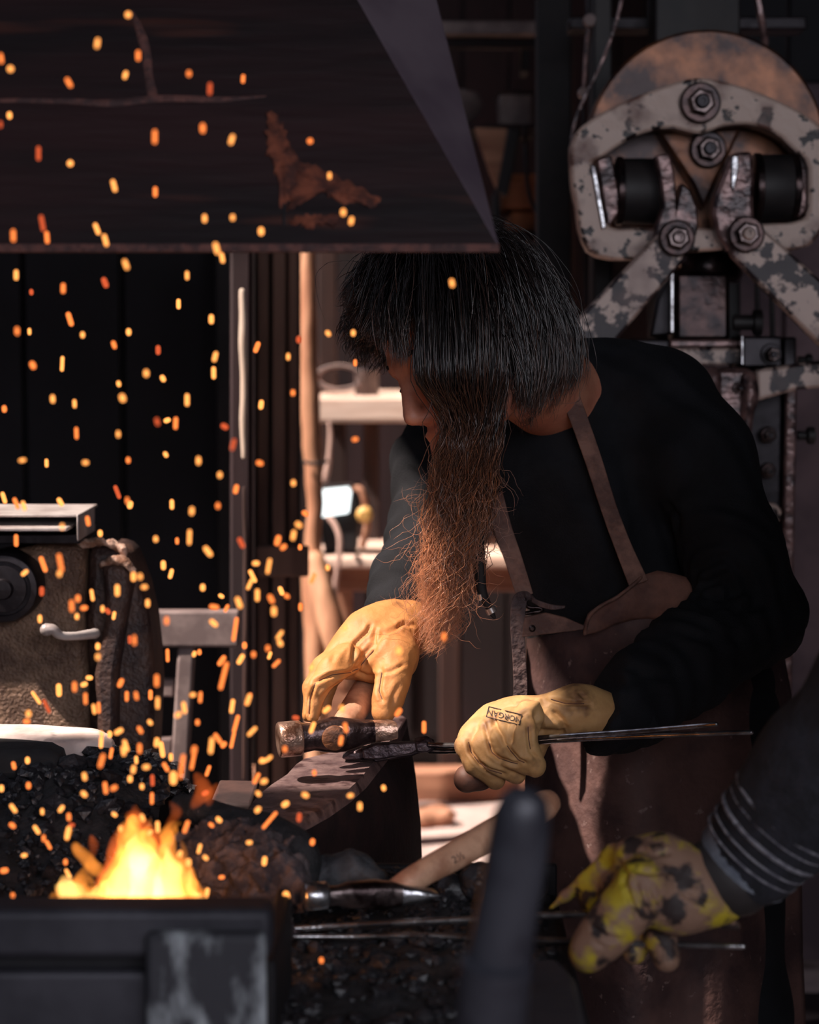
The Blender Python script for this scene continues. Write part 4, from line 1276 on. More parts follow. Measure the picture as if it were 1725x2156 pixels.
# tongs held by the second person
t2 = thing('tongs', 'blackened tongs reaching over the coal from the dirty yellow glove', 'tongs')
tube('rein', [P(575, 1958, 1.80), P(700, 1950, 1.80), P(850, 1942, 1.79), P(1000, 1936, 1.78), P(1200, 1926, 1.76), P(1570, 1922, 1.72)], [0.0026, 0.0029, 0.003, 0.003, 0.0029, 0.0025], 'bright_steel', t2, 10)
tube('rein', [P(600, 1972, 1.80), P(740, 1972, 1.80), P(880, 1970, 1.79), P(1000, 1975, 1.78), P(1250, 1984, 1.75), P(1565, 1993, 1.71)], [0.0026, 0.0029, 0.003, 0.003, 0.0029, 0.0025], 'bright_steel', t2, 10)
prism('jaw', [(430, 1950), (500, 1945), (600, 1950), (640, 1962), (600, 1980), (500, 1975), (430, 1968)], 1.795, 0.016, 'forged', t2, 0.003)
lathe('rivet', P(600, 1952, 1.795), Vector((0, 0, 1)), [(0.008, -0.01), (0.008, 0.004), (0.004, 0.008)], 'forged', t2, 14)

# ------------------------------------------------------------------ the smith
smith = thing('person', 'person with long brown hair, black shirt and leather apron hammering at the anvil', 'person')
HF = CV(-0.78, -0.40, 0.48).normalized()
HU = CV(-0.45, 0.89, 0.0); HU = (HU - HF * HU.dot(HF)).normalized()
HS = HU.cross(HF).normalized()
if HS.dot(CV(0, 0, 1)) < 0:
    HS = -HS
HC = P(994, 736, 2.36)
def HL(f, u, s):
    return HC + HF * f + HU * u + HS * s
AX = (HF, HU, HS)

neck_a = HL(-0.045, -0.05, 0.0)
neck_b = P(1195, 850, 2.54)
chest_c = P(1262, 985, 2.58)
waist_c = P(1345, 1250, 2.60)
pelvis_c = P(1400, 1440, 2.62)
shL = P(1405, 868, 2.50)
shR = P(985, 930, 2.72)

def head_f(p):
    d = s_ell(p, HL(0.004, 0.032, 0), AX, (0.092, 0.088, 0.076))
    d = smin(d, s_cone(p, HL(0.045, -0.02, 0.0), HL(0.066, -0.085, 0.0), 0.050, 0.026), 0.03)     # face
    d = smin(d, s_cone(p, HL(0.080, -0.098, 0.006), HL(0.080, -0.098, -0.006), 0.017, 0.017), 0.02)  # chin
    for s in (-1, 1):
        d = smin(d, s_cone(p, HL(0.075, -0.095, 0.008 * s), HL(0.0, -0.062, 0.054 * s), 0.018, 0.016), 0.03)   # jaw
        d = smin(d, s_ell(p, HL(0.062, -0.028, 0.036 * s), AX, (0.026, 0.022, 0.024)), 0.02)      # cheek
        d = smin(d, s_cone(p, HL(0.090, 0.018, 0.012 * s), HL(0.076, 0.020, 0.044 * s), 0.008, 0.008), 0.014)  # brow
        d = smax(d, -s_ell(p, HL(0.094, 0.000, 0.031 * s), AX, (0.014, 0.010, 0.016)), 0.010)     # socket
        d = smin(d, s_ell(p, HL(0.076, 0.0, 0.031 * s), AX, (0.0125, 0.0115, 0.0125)), 0.002)     # eyelid
        d = smin(d, s_cone(p, HL(0.100, -0.047, 0.006 * s), HL(0.090, -0.048, 0.010 * s), 0.0062, 0.0058), 0.012)   # nostril wing
        # ear
        e = s_ell(p, HL(-0.012, -0.008, 0.077 * s), (HF, HU, HS), (0.018, 0.031, 0.008))
        e = smax(e, -s_ell(p, HL(-0.009, -0.004, 0.086 * s), (HF, HU, HS), (0.010, 0.019, 0.007)), 0.004)
        d = smin(d, e, 0.006)
    d = smin(d, s_cone(p, HL(0.092, 0.010, 0), HL(0.112, -0.040, 0), 0.0075, 0.0098), 0.009)      # nose
    d = smin(d, s_cone(p, HL(0.095, -0.068, 0.012), HL(0.095, -0.068, -0.012), 0.0062, 0.0062), 0.006)   # upper lip
    d = smin(d, s_cone(p, HL(0.0925, -0.079, 0.010), HL(0.0925, -0.079, -0.010), 0.0066, 0.0066), 0.005)  # lower lip
    d = smax(d, -s_cone(p, HL(0.104, -0.0735, 0.022), HL(0.104, -0.0735, -0.022), 0.0055, 0.0055), 0.002)
    return d
def body_f(p):
    d = head_f(p)
    n = smin(s_cone(p, neck_a, neck_b, 0.052, 0.058), s_cone(p, neck_b, chest_c, 0.062, 0.095), 0.03)
    n = smin(n, s_cone(p, chest_c, waist_c, 0.098, 0.085), 0.03)
    n = smin(n, s_cone(p, waist_c, pelvis_c, 0.085, 0.10), 0.03)
    n = smin(n, s_cone(p, neck_b, shL, 0.04, 0.035), 0.03)
    n = smin(n, s_cone(p, neck_b, shR, 0.04, 0.035), 0.03)
    return smin(d, n, 0.022)
pts = [HL(a, b, c) for a in (-0.12, 0.13) for b in (-0.13, 0.13) for c in (-0.1, 0.1)] + [pelvis_c + Vector((-.11, -.11, -.11)), pelvis_c + Vector((.11, .11, .11)), chest_c + Vector((.12, .12, 0)), chest_c - Vector((.12, .12, 0)), shL + Vector((.04, -.04, 0)), shR + Vector((-.04, .04, 0))]
lo = np.min(np.array([list(q) for q in pts]), 0) - 0.01; hi = np.max(np.array([list(q) for q in pts]), 0) + 0.01
body = surface('body', body_f, lo, hi, 0.0042, 'skin', smith)
# lashes of the lowered eyes
for s_ in (-1, 1):
    tube('lashes', [HL(0.0855, -0.003, 0.018 * s_), HL(0.0895, -0.0065, 0.028 * s_), HL(0.0880, -0.0065, 0.037 * s_), HL(0.0815, -0.003, 0.045 * s_)], [0.0008, 0.0015, 0.0015, 0.0008], 'shirt', smith, 6)
    tube('brow', [HL(0.0965, 0.020, 0.012 * s_), HL(0.0945, 0.024, 0.028 * s_), HL(0.083, 0.022, 0.046 * s_)], [0.0022, 0.0028, 0.0014], 'shirt', smith, 8, (HF, 0.5))

# shirt: torso and sleeves
elbL = P(1594, 1296, 2.44); wrL = P(1268, 1505, 2.245)
elbR = P(905, 1125, 2.60); wrR = P(838, 1292, 2.42)
shirt_groups = [
    (wchain([(P(1215, 872, 2.56), 0.076), (P(1215, 985, 2.56), 0.112), (P(1270, 1110, 2.58), 0.112), (P(1330, 1260, 2.60), 0.115), (P(1395, 1440, 2.62), 0.140)]), 0.05, 0.03),
    (wchain([(P(1310, 842, 2.62), 0.064), (P(1340, 960, 2.66), 0.100), (P(1360, 1180, 2.66), 0.105)]), 0.05, 0.05),
    (wchain([(P(1252, 838, 2.53), 0.048), (P(1310, 815, 2.55), 0.046)]), 0.03, 0.04),
    (wchain([(P(1262, 806, 2.545), 0.040), (P(1380, 838, 2.52), 0.058)]), 0.03, 0.05),
    (wchain([(P(1395, 862, 2.51), 0.068), (P(1470, 960, 2.47), 0.064), (P(1550, 1170, 2.43), 0.056), (elbL, 0.057)]), 0.03, 0.03),
    (wchain([(elbL, 0.057), (P(1440, 1395, 2.34), 0.055), (P(1330, 1465, 2.28), 0.049), (P(1276, 1502, 2.248), 0.046)]), 0.02, 0.015),
    (wchain([(P(1190, 900, 2.62), 0.075), (P(985, 930, 2.71), 0.066), (P(930, 985, 2.69), 0.062), (elbR, 0.050)]), 0.03, 0.03),
    (wchain([(elbR, 0.050), (P(862, 1225, 2.49), 0.043), (P(842, 1283, 2.43), 0.040)]), 0.02, 0.02),
]
eL = np.array(elbL, dtype=np.float32)
fa = np.array((wrL - elbL).normalized(), dtype=np.float32)
ua = np.array((elbL - shL).normalized(), dtype=np.float32)
inner_elbow = np.array(P(1500, 1255, 2.36), dtype=np.float32)
cuff_n = np.array((P(1225, 1450, 2.24) - P(1300, 1430, 2.27)).normalized(), dtype=np.float32)
def shirt_x(p, d):
    r = np.sqrt(((p - inner_elbow) ** 2).sum(1))
    d = d + 0.0038 * np.sin(r * 300 + 2.0 * snoise(p, 22, 5)) * np.exp(-(r / 0.10) ** 2)
    t = (p - eL) @ fa
    d = d + 0.0022 * np.sin(t * 170 + 2.2 * snoise(p, 26, 8)) * (t > -0.05)
    d = d + 0.0045 * snoise(p, 16, 2)
    # open sleeve end at the left wrist, cut square
    w = np.array(P(1262, 1512, 2.245), dtype=np.float32)
    near = np.sqrt(((p - w) ** 2).sum(1)) < 0.11
    n = np.array(CV(-0.86, 0.46, 0.22).normalized(), dtype=np.float32)
    d = np.where(near, smax(d, (p - w) @ n, 0.003), d)
    return d
shirt = blob('shirt', shirt_groups, 0.0055, 'shirt', smith, shirt_x, 0.02)
press(shirt, [([(1480, 1258), (1520, 1262), (1570, 1240)], 9, 0.007), ([(1478, 1275), (1530, 1290), (1600, 1275)], 9, 0.007), ([(1470, 1235), (1500, 1228), (1545, 1200)], 8, 0.006),
    ([(1462, 1200), (1490, 1190), (1530, 1165)], 8, 0.004), ([(1230, 1455), (1300, 1440), (1360, 1432)], 9, 0.005), ([(1320, 1405), (1360, 1420), (1420, 1425)], 9, 0.005), ([(1440, 1330), (1480, 1345), (1540, 1350)], 9, 0.005),
    ([(1400, 1060), (1425, 1090), (1420, 1130)], 9, 0.006), ([(1410, 1050), (1450, 1010), (1480, 960)], 12, 0.004), ([(1290, 1500), (1320, 1470), (1330, 1445)], 8, 0.004), ([(862, 985), (880, 1000), (905, 1005)], 7, 0.004), ([(868, 1060), (885, 1075), (905, 1070)], 7, 0.004)])
# cuff corner hanging below the wrist
prism('cuff_flap', [(1262, 1545), (1300, 1590), (1345, 1560), (1400, 1535), (1380, 1500), (1290, 1500)], 2.225, 0.02, 'shirt', smith, 0.004)

# trousers and boots
hipL = P(1470, 1520, 2.60); hipR = P(1320, 1520, 2.66)
def leg(h, dx, dy):
    k = Vector((h.x + dx * 0.5, h.y + dy * 0.5 - 0.04, 0.50)); a = Vector((h.x + dx, h.y + dy, 0.10))
    return wchain([(h, 0.10), (k, 0.075), (a, 0.058)])
tr = blob('trousers', [(wchain([(P(1390, 1420, 2.63), 0.135), (P(1395, 1520, 2.63), 0.14)]), 0.03, 0.03), (leg(hipL, 0.07, -0.02), 0.03, 0.02), (leg(hipR, -0.06, 0.05), 0.03, 0.02)], 0.009, 'shirt', smith,
          lambda p, d: d + 0.005 * snoise(p, 20, 31))
for h, dx, dy in ((hipL, 0.07, -0.02), (hipR, -0.06, 0.05)):
    a = Vector((h.x + dx, h.y + dy, 0.045)); f = a + Vector((-0.15, -0.10, -0.005))
    bo = blob('boot', [(wchain([(a + Vector((0, 0, 0.10)), 0.052), (a, 0.045), (f, 0.040)]), 0.02, 0.02)], 0.007, 'apron_bib', smith,
              lambda p, d: smax(d, -(p[:, 2] - 0.002), 0.003))

# ------------------------------------------------------------------ apron
def apron_pt(u, v):
    """u across (0 left .. 1 right), v down"""
    xl = np.interp(v, [0, 0.1, 0.3, 0.5, 1], [1112, 1108, 1106, 1120, 1090])
    xr = np.interp(v, [0, 0.1, 0.3, 0.5, 1], [1640, 1668, 1686, 1690, 1720])
    px = xl + (xr - xl) * u
    ytop = np.interp(u, [0, 0.10, 0.22, 0.30, 0.42, 0.55, 0.75, 1.0], [1345, 1336, 1322, 1300, 1262, 1250, 1280, 1330])
    py = ytop + (2700 - ytop) * v
    a = (u - 0.42) / 0.58 if u > 0.42 else (u - 0.42) / 0.42
    d = 2.435 + 0.135 * a * a * (1.0 if u < 0.42 else 1.25) - 0.015 * math.sin(v * 3.0)
    q = P(px, py, d)
    w = 0.008 * math.sin(u * 17 + v * 3) * (0.3 + v) + 0.006 * noise.noise(Vector((u * 6, v * 7, 2)))
    # soft pleats near the waist
    w += 0.007 * math.exp(-((v - 0.10) / 0.05) ** 2) * math.sin(u * 9 + 2.5)
    return q + Vector((0, -w, 0))
def grid_sheet(name, fn, nu, nv, th, mat, parent):
    v = [fn(i / nu, j / nv) for j in range(nv + 1) for i in range(nu + 1)]
    f = []
    for j in range(nv):
        for i in range(nu):
            a = j * (nu + 1) + i
            f.append((a, a + 1, a + nu + 2, a + nu + 1))
    o = mobj(name, v, f, mat, parent, True, 0, 180)
    s = o.modifiers.new('solid', 'SOLIDIFY'); s.thickness = th; s.offset = 0
    return o
grid_sheet('apron', apron_pt, 60, 60, 0.003, 'apron', smith)
# bib folded over at the waist
def bib_pt(u, v):
    top = [(1228, 1322), (1240, 1290), (1270, 1272), (1300, 1255), (1330, 1232), (1352, 1212), (1385, 1202), (1425, 1210), (1475, 1226), (1520, 1245)]
    bot = [(1230, 1336), (1262, 1330), (1296, 1312), (1330, 1304), (1362, 1302), (1395, 1304), (1430, 1302), (1470, 1296), (1505, 1290), (1540, 1285)]
    t = u * (len(top) - 1); i = min(int(t), len(top) - 2); f = t - i
    a = (top[i][0] * (1 - f) + top[i + 1][0] * f, top[i][1] * (1 - f) + top[i + 1][1] * f)
    b = (bot[i][0] * (1 - f) + bot[i + 1][0] * f, bot[i][1] * (1 - f) + bot[i + 1][1] * f)
    px = a[0] + (b[0] - a[0]) * v; py = a[1] + (b[1] - a[1]) * v
    d = 2.430 - 0.004 * math.sin(math.pi * v) - 0.002 * v + 0.05 * max(0, u - 0.55) ** 2 + 0.004 * math.sin(u * 13 + v * 2)
    return P(px, py, d)
grid_sheet('bib', bib_pt, 30, 10, 0.0035, 'apron_bib', smith)
# edge of the bib, a rolled welt
tube('bib_edge', [P(1232, 1334, 2.425), P(1240, 1300, 2.418), P(1262, 1278, 2.415), P(1300, 1257, 2.415), P(1335, 1230, 2.415), P(1354, 1212, 2.42)], 0.0022, 'strap', smith, 8)
# neck straps
Sx = Vector((1, 0, 0.25))
ribbon('neck_strap', [P(1176, 765, 2.455), P(1192, 812, 2.425), P(1218, 880, 2.412), P(1250, 970, 2.415), P(1282, 1070, 2.42), P(1312, 1150, 2.425), P(1345, 1228, 2.42)],
       [0.024, 0.022, 0.021, 0.020, 0.019, 0.020, 0.024], Vector((1, 0, 0.35)), TOCAM, 0.003, 'strap', smith)
ribbon('neck_strap', [P(1040, 1040, 2.47), P(1058, 1110, 2.455), P(1082, 1180, 2.45), P(1106, 1255, 2.45)], [0.022, 0.022, 0.021, 0.020], Vector((1, 0, 0.35)), TOCAM, 0.003, 'strap', smith)
# waist belt: looped end hanging, belt tab with rivet
ribbon('belt_end', [P(1132, 1272, 2.445), P(1118, 1256, 2.44), P(1100, 1256, 2.435), P(1092, 1275, 2.43), P(1090, 1330, 2.43), P(1093, 1380, 2.43), P(1096, 1440, 2.43), P(1095, 1490, 2.43)],
       [0.014, 0.016, 0.017, 0.018, 0.0165, 0.0155, 0.0165, 0.0165], [Vector((0.3, 0, -1)), Vector((0.6, 0, -0.8)), Vector((0.9, 0, -0.4))] + [Vector((1, 0, 0))] * 5, TOCAM, 0.004, 'belt', smith)
ribbon('belt_tail', [P(1120, 1262, 2.43), P(1140, 1272, 2.425), P(1165, 1278, 2.42), P(1190, 1277, 2.42)], [0.006, 0.007, 0.006, 0.003], Vector((0.1, 0, 1)), TOCAM, 0.004, 'belt', smith)
bt = prism('belt_tab', [(1104, 1300), (1150, 1290), (1190, 1300), (1232, 1318), (1228, 1326), (1180, 1332), (1100, 1342)], 2.425, 0.005, 'strap', smith, 0.001)
lathe('rivet', P(1121, 1323, 2.425), TOCAM, [(0.0042, -0.002), (0.0042, 0.001), (0.002, 0.003)], 'nut', bt, 16)
tube('buckle', [P(1106, 1262, 2.432), P(1112, 1278, 2.428), P(1136, 1280, 2.428), P(1140, 1286, 2.428), P(1104, 1292, 2.43)], 0.0025, 'nut', smith, 8)

# ------------------------------------------------------------------ gloves
gR = [
    (chain([(862, 1322, 2.40, 0.026), (822, 1320, 2.385, 0.025), (778, 1346, 2.355, 0.028), (730, 1384, 2.335, 0.025)]), 0.03, 0.01),
    (chain([(845, 1345, 2.355, 0.024), (825, 1385, 2.325, 0.025), (790, 1398, 2.325, 0.019)]), 0.02, 0.02),
    # thumb, coming down the near side of the handle
    (chain([(838, 1380, 2.315, 0.0215), (828, 1430, 2.295, 0.0172), (818, 1470, 2.285, 0.0155), (808, 1500, 2.278, 0.0130)]), 0.012, 0.012),
    # fingers, index first, each farther back
    (chain([(730, 1388, 2.305, 0.0185), (698, 1412, 2.285, 0.0142), (672, 1446, 2.275, 0.0108), (659, 1508, 2.268, 0.0072)]), 0.008, 0.004),
    (chain([(717, 1384, 2.332, 0.018), (682, 1408, 2.312, 0.0138), (658, 1446, 2.302, 0.0108), (651, 1506, 2.292, 0.0074)]), 0.008, 0.004),
    (chain([(715, 1383, 2.358, 0.017), (690, 1410, 2.343, 0.0130), (669, 1448, 2.333, 0.0104), (664, 1498, 2.323, 0.0080)]), 0.008, 0.004),
    (chain([(730, 1385, 2.385, 0.016), (705, 1412, 2.375, 0.0125), (686, 1448, 2.365, 0.0105), (684, 1486, 2.355, 0.0085)]), 0.008, 0.004),
    (chain([(838, 1304, 2.41, 0.024), (858, 1314, 2.40, 0.024), (858, 1345, 2.385, 0.023)]), 0.02, 0.01),
]
gx_R = lambda p, d: d + 0.0010 * snoise(p, 75, 41) + 0.0004 * snoise(p, 190, 42)
gloveR = blob('glove', gR, 0.0017, 'glove', smith, gx_R, 0.01)
press(gloveR, [([(781, 1315), (774, 1330), (748, 1354), (742, 1396)], 4, 0.0030),
    ([(792, 1328), (787, 1354), (757, 1391), (744, 1408)], 4, 0.0034),
    ([(839, 1324), (805, 1332), (787, 1369), (754, 1408), (739, 1415)], 4, 0.0034),
    ([(739, 1417), (700, 1421), (661, 1436)], 4, 0.0032),
    ([(724, 1432), (694, 1452), (674, 1474)], 3, 0.0018),
    ([(664, 1438), (653, 1469), (650, 1512)], 3, 0.0026),
    ([(750, 1411), (772, 1424), (793, 1423)], 4, 0.0026),
    ([(804, 1410), (798, 1454), (806, 1476)], 4, 0.0028),
    ([(806, 1417), (824, 1413), (852, 1398)], 4, 0.0018),
    ([(835, 1321), (852, 1312), (869, 1318)], 4, 0.0028),
    ([(720, 1352), (706, 1370), (697, 1398)], 5, 0.0012),
    ([(842, 1440), (830, 1462), (826, 1490)], 5, 0.0012),
    ([(762, 1340), (735, 1358), (715, 1385)], 5, -0.0012),
    ([(820, 1340), (800, 1375), (775, 1405)], 6, -0.0016)])
gloveR['label'] = 'tan leather glove gripping the hammer handle'

gL = [
    # gauntlet and wrist
    (chain([(1264, 1508, 2.245, 0.0285), (1215, 1496, 2.235, 0.0250), (1165, 1502, 2.23, 0.0215)]), 0.02, 0.008),
    # back of the hand
    (chain([(1165, 1505, 2.235, 0.0195), (1105, 1522, 2.235, 0.0240), (1052, 1540, 2.24, 0.0262), (1008, 1564, 2.24, 0.0235)]), 0.025, 0.010),
    (chain([(1050, 1570, 2.245, 0.024), (1100, 1585, 2.235, 0.022)]), 0.02, 0.02),
    # fingers curling down and under to the right
    (chain([(1008, 1546, 2.222, 0.0185), (988, 1572, 2.212, 0.0138), (1003, 1606, 2.203, 0.0126), (1042, 1642, 2.206, 0.0108)]), 0.006, 0.0022),
    (chain([(1042, 1536, 2.212, 0.0185), (1026, 1570, 2.198, 0.0146), (1046, 1602, 2.188, 0.0132), (1088, 1630, 2.192, 0.0102)]), 0.006, 0.0022),
    (chain([(1077, 1522, 2.202, 0.0180), (1062, 1558, 2.188, 0.0146), (1078, 1588, 2.178, 0.0132), (1106, 1610, 2.178, 0.0115)]), 0.006, 0.0022),
    (chain([(1114, 1506, 2.198, 0.0165), (1100, 1546, 2.180, 0.0148), (1107, 1582, 2.172, 0.0140), (1126, 1612, 2.175, 0.0122)]), 0.006, 0.0022),
]
def gx_L(p, d):
    return d + 0.0009 * snoise(p, 75, 51) + 0.0004 * snoise(p, 190, 52)
gloveL = blob('glove', gL, 0.0017, 'glove_pale', smith, gx_L, 0.01)
press(gloveL, [([(987, 1562), (992, 1584), (1010, 1607), (1030, 1621), (1064, 1631)], 4, 0.0046),
    ([(1029, 1562), (1036, 1584), (1052, 1597), (1076, 1605), (1094, 1609)], 4, 0.0046),
    ([(1068, 1570), (1077, 1583), (1092, 1600), (1108, 1607)], 4, 0.0044),
    ([(1112, 1530), (1113, 1552), (1118, 1584), (1134, 1598)], 4, 0.0026),
    ([(1039, 1509), (1045, 1529), (1058, 1548), (1066, 1572)], 4, 0.0032),
    ([(1019, 1519), (1025, 1542), (1031, 1564)], 4, 0.0026),
    ([(1117, 1497), (1088, 1515), (1078, 1540), (1076, 1568)], 4, 0.0030),
    ([(1157, 1471), (1192, 1481), (1244, 1482)], 4, 0.0034),
    ([(1163, 1495), (1183, 1515), (1190, 1533)], 5, 0.0034),
    ([(1128, 1500), (1136, 1530), (1136, 1560)], 6, 0.0050),
    ([(1140, 1540), (1165, 1546), (1192, 1545)], 9, 0.0070),
    ([(1205, 1465), (1215, 1475)], 4, 0.0016),
    ([(1220, 1458), (1232, 1474)], 4, 0.0016),
    ([(1142, 1472), (1122, 1492), (1100, 1510)], 6, -0.0026),
    ([(1060, 1510), (1064, 1540)], 6, -0.0016)])
gloveL['label'] = 'pale worn leather glove closed around the tongs'
tip = blob('thumb_tip', [(chain([(1052, 1612, 2.245, 0.015), (1012, 1630, 2.235, 0.0155), (984, 1640, 2.228, 0.0150)]), 0.008, 0.008)], 0.0022, 'glove_tip', gloveL, lambda p, d: d + 0.0006 * snoise(p, 150, 61))
# lettering printed on the back of the glove, upside down to the camera
def gplace_text(x, y):
    # 180 degree turned text running along the knuckles, sloping down to the right
    ca, sa = math.cos(math.radians(14)), math.sin(math.radians(14))
    u, v = -x, y           # turned upside down: right to left, top downwards
    px = 1062 + u * ca - v * sa
    py = 1507 + u * sa + v * ca
    return on_mesh(gloveL, px, py, 0.0013) or P(px, py, 2.2)
def crease_line(o, pts, r=0.0006):  # dark tube laid in folds and finger gaps to deepen their shade
    q = []
    for i in range(len(pts) - 1):
        for k in range(5):
            t = k / 5
            h = on_mesh(o, pts[i][0] + (pts[i + 1][0] - pts[i][0]) * t, pts[i][1] + (pts[i + 1][1] - pts[i][1]) * t, 0.0)
            if h is not None:
                q.append(h)
    if len(q) > 2:
        tube('crease_line', q, r, 'glove_tip', o, 5, None, False, 2)
for ln in ([(987, 1562), (992, 1584), (1010, 1607), (1030, 1621), (1064, 1631)], [(1029, 1562), (1036, 1584), (1052, 1597), (1076, 1605), (1094, 1609)], [(1068, 1570), (1077, 1583), (1092, 1600), (1108, 1607)], [(1112, 1530), (1113, 1552), (1118, 1584)], [(1160, 1472), (1192, 1481), (1240, 1482)]):
    crease_line(gloveL, ln)
for ln in ([(664, 1438), (653, 1469), (650, 1510)], [(739, 1416), (700, 1421), (664, 1436)], [(787, 1369), (754, 1408), (739, 1415)], [(804, 1416), (798, 1454), (806, 1476)]):
    crease_line(gloveR, ln)
text_mesh('print', 'MORGAN', 17, 'print', gloveL, gplace_text)
fr = [(-36, -11), (36, -11), (36, 11), (-36, 11), (-36, -11)]
for i in range(4):
    pts_ = []
    for k in range(9):
        t = k / 8
        pts_.append(gplace_text(fr[i][0] + (fr[i + 1][0] - fr[i][0]) * t, fr[i][1] + (fr[i + 1][1] - fr[i][1]) * t))
    tube('print_border', pts_, 0.0005, 'print', gloveL, 5, None, False, 2)

# ------------------------------------------------------------------ hair
def proj(p):
    r = p - np.array([0, 0, CAMZ])
    d = r[..., 1] * CS - r[..., 2] * SN
    u = r[..., 1] * SN + r[..., 2] * CS
    return W / 2 + FPX * r[..., 0] / d, H / 2 - FPX * u / d, d
def Pn(px, py, d):
    a = (px - W / 2) / FPX * d
    b = (H / 2 - py) / FPX * d
    return np.stack([a, b * SN + d * CS, CAMZ + b * CS - d * SN], -1)

A3 = np.array([list(HF), list(HU), list(HS)])
hc = np.array(HC)
EC = np.array([0.010, 0.032, 0.0]); ER = np.array([0.097, 0.091, 0.079])
FC = np.array([0.030, -0.030, 0.0]); FR = np.array([0.078, 0.085, 0.064])
NS = 7200
dirs = rng.normal(size=(NS * 4, 3)); dirs /= np.linalg.norm(dirs, axis=1)[:, None]
loc = EC + dirs * ER
umin = np.interp(loc[:, 0], [-0.11, -0.05, 0.0, 0.03, 0.06, 0.1], [-0.05, -0.045, 0.0, 0.03, 0.055, 0.07])
ok = loc[:, 1] > umin
loc = loc[ok][:NS]; dirs = dirs[ok][:NS]
NS = len(loc)
layer = rng.uniform(0.002, 0.036, NS) * np.clip((loc[:, 1] + 0.06) / 0.12, 0.35, 1.0)
crown = np.array([-0.015, 0.128, 0.0])
g_l = A3 @ np.array([0, 0, -1.0])            # gravity in head space
p = loc.copy()
tan = loc - crown
nrm = dirs / ER; nrm /= np.linalg.norm(nrm, axis=1)[:, None]
tan -= nrm * (tan * nrm).sum(1)[:, None]
tan /= np.maximum(np.linalg.norm(tan, axis=1)[:, None], 1e-6)
v = tan * 0.9 + nrm * 0.50 + rng.normal(size=(NS, 3)) * 0.22 + rng.normal(size=(90, 3))[np.arange(NS) % 90] * 0.16
v /= np.linalg.norm(v, axis=1)[:, None]
hist = [p.copy()]
STEP = 0.011
for it in range(26):
    v = v * 0.82 + g_l * 0.18 + rng.normal(size=(NS, 3)) * 0.02
    v /= np.linalg.norm(v, axis=1)[:, None]
    p = p + v * STEP
    for C, R in ((EC, ER), (FC, FR)):
        q = (p - C) / (R + layer[:, None])
        l = np.linalg.norm(q, axis=1)
        ins = l < 1
        p = np.where(ins[:, None], C + (p - C) / np.maximum(l, 1e-6)[:, None], p)
    hist.append(p.copy())
hist = np.stack(hist, 1)                      # NS, T, 3 in head space
world_h = hc + hist @ A3
px, py, dd = proj(world_h)

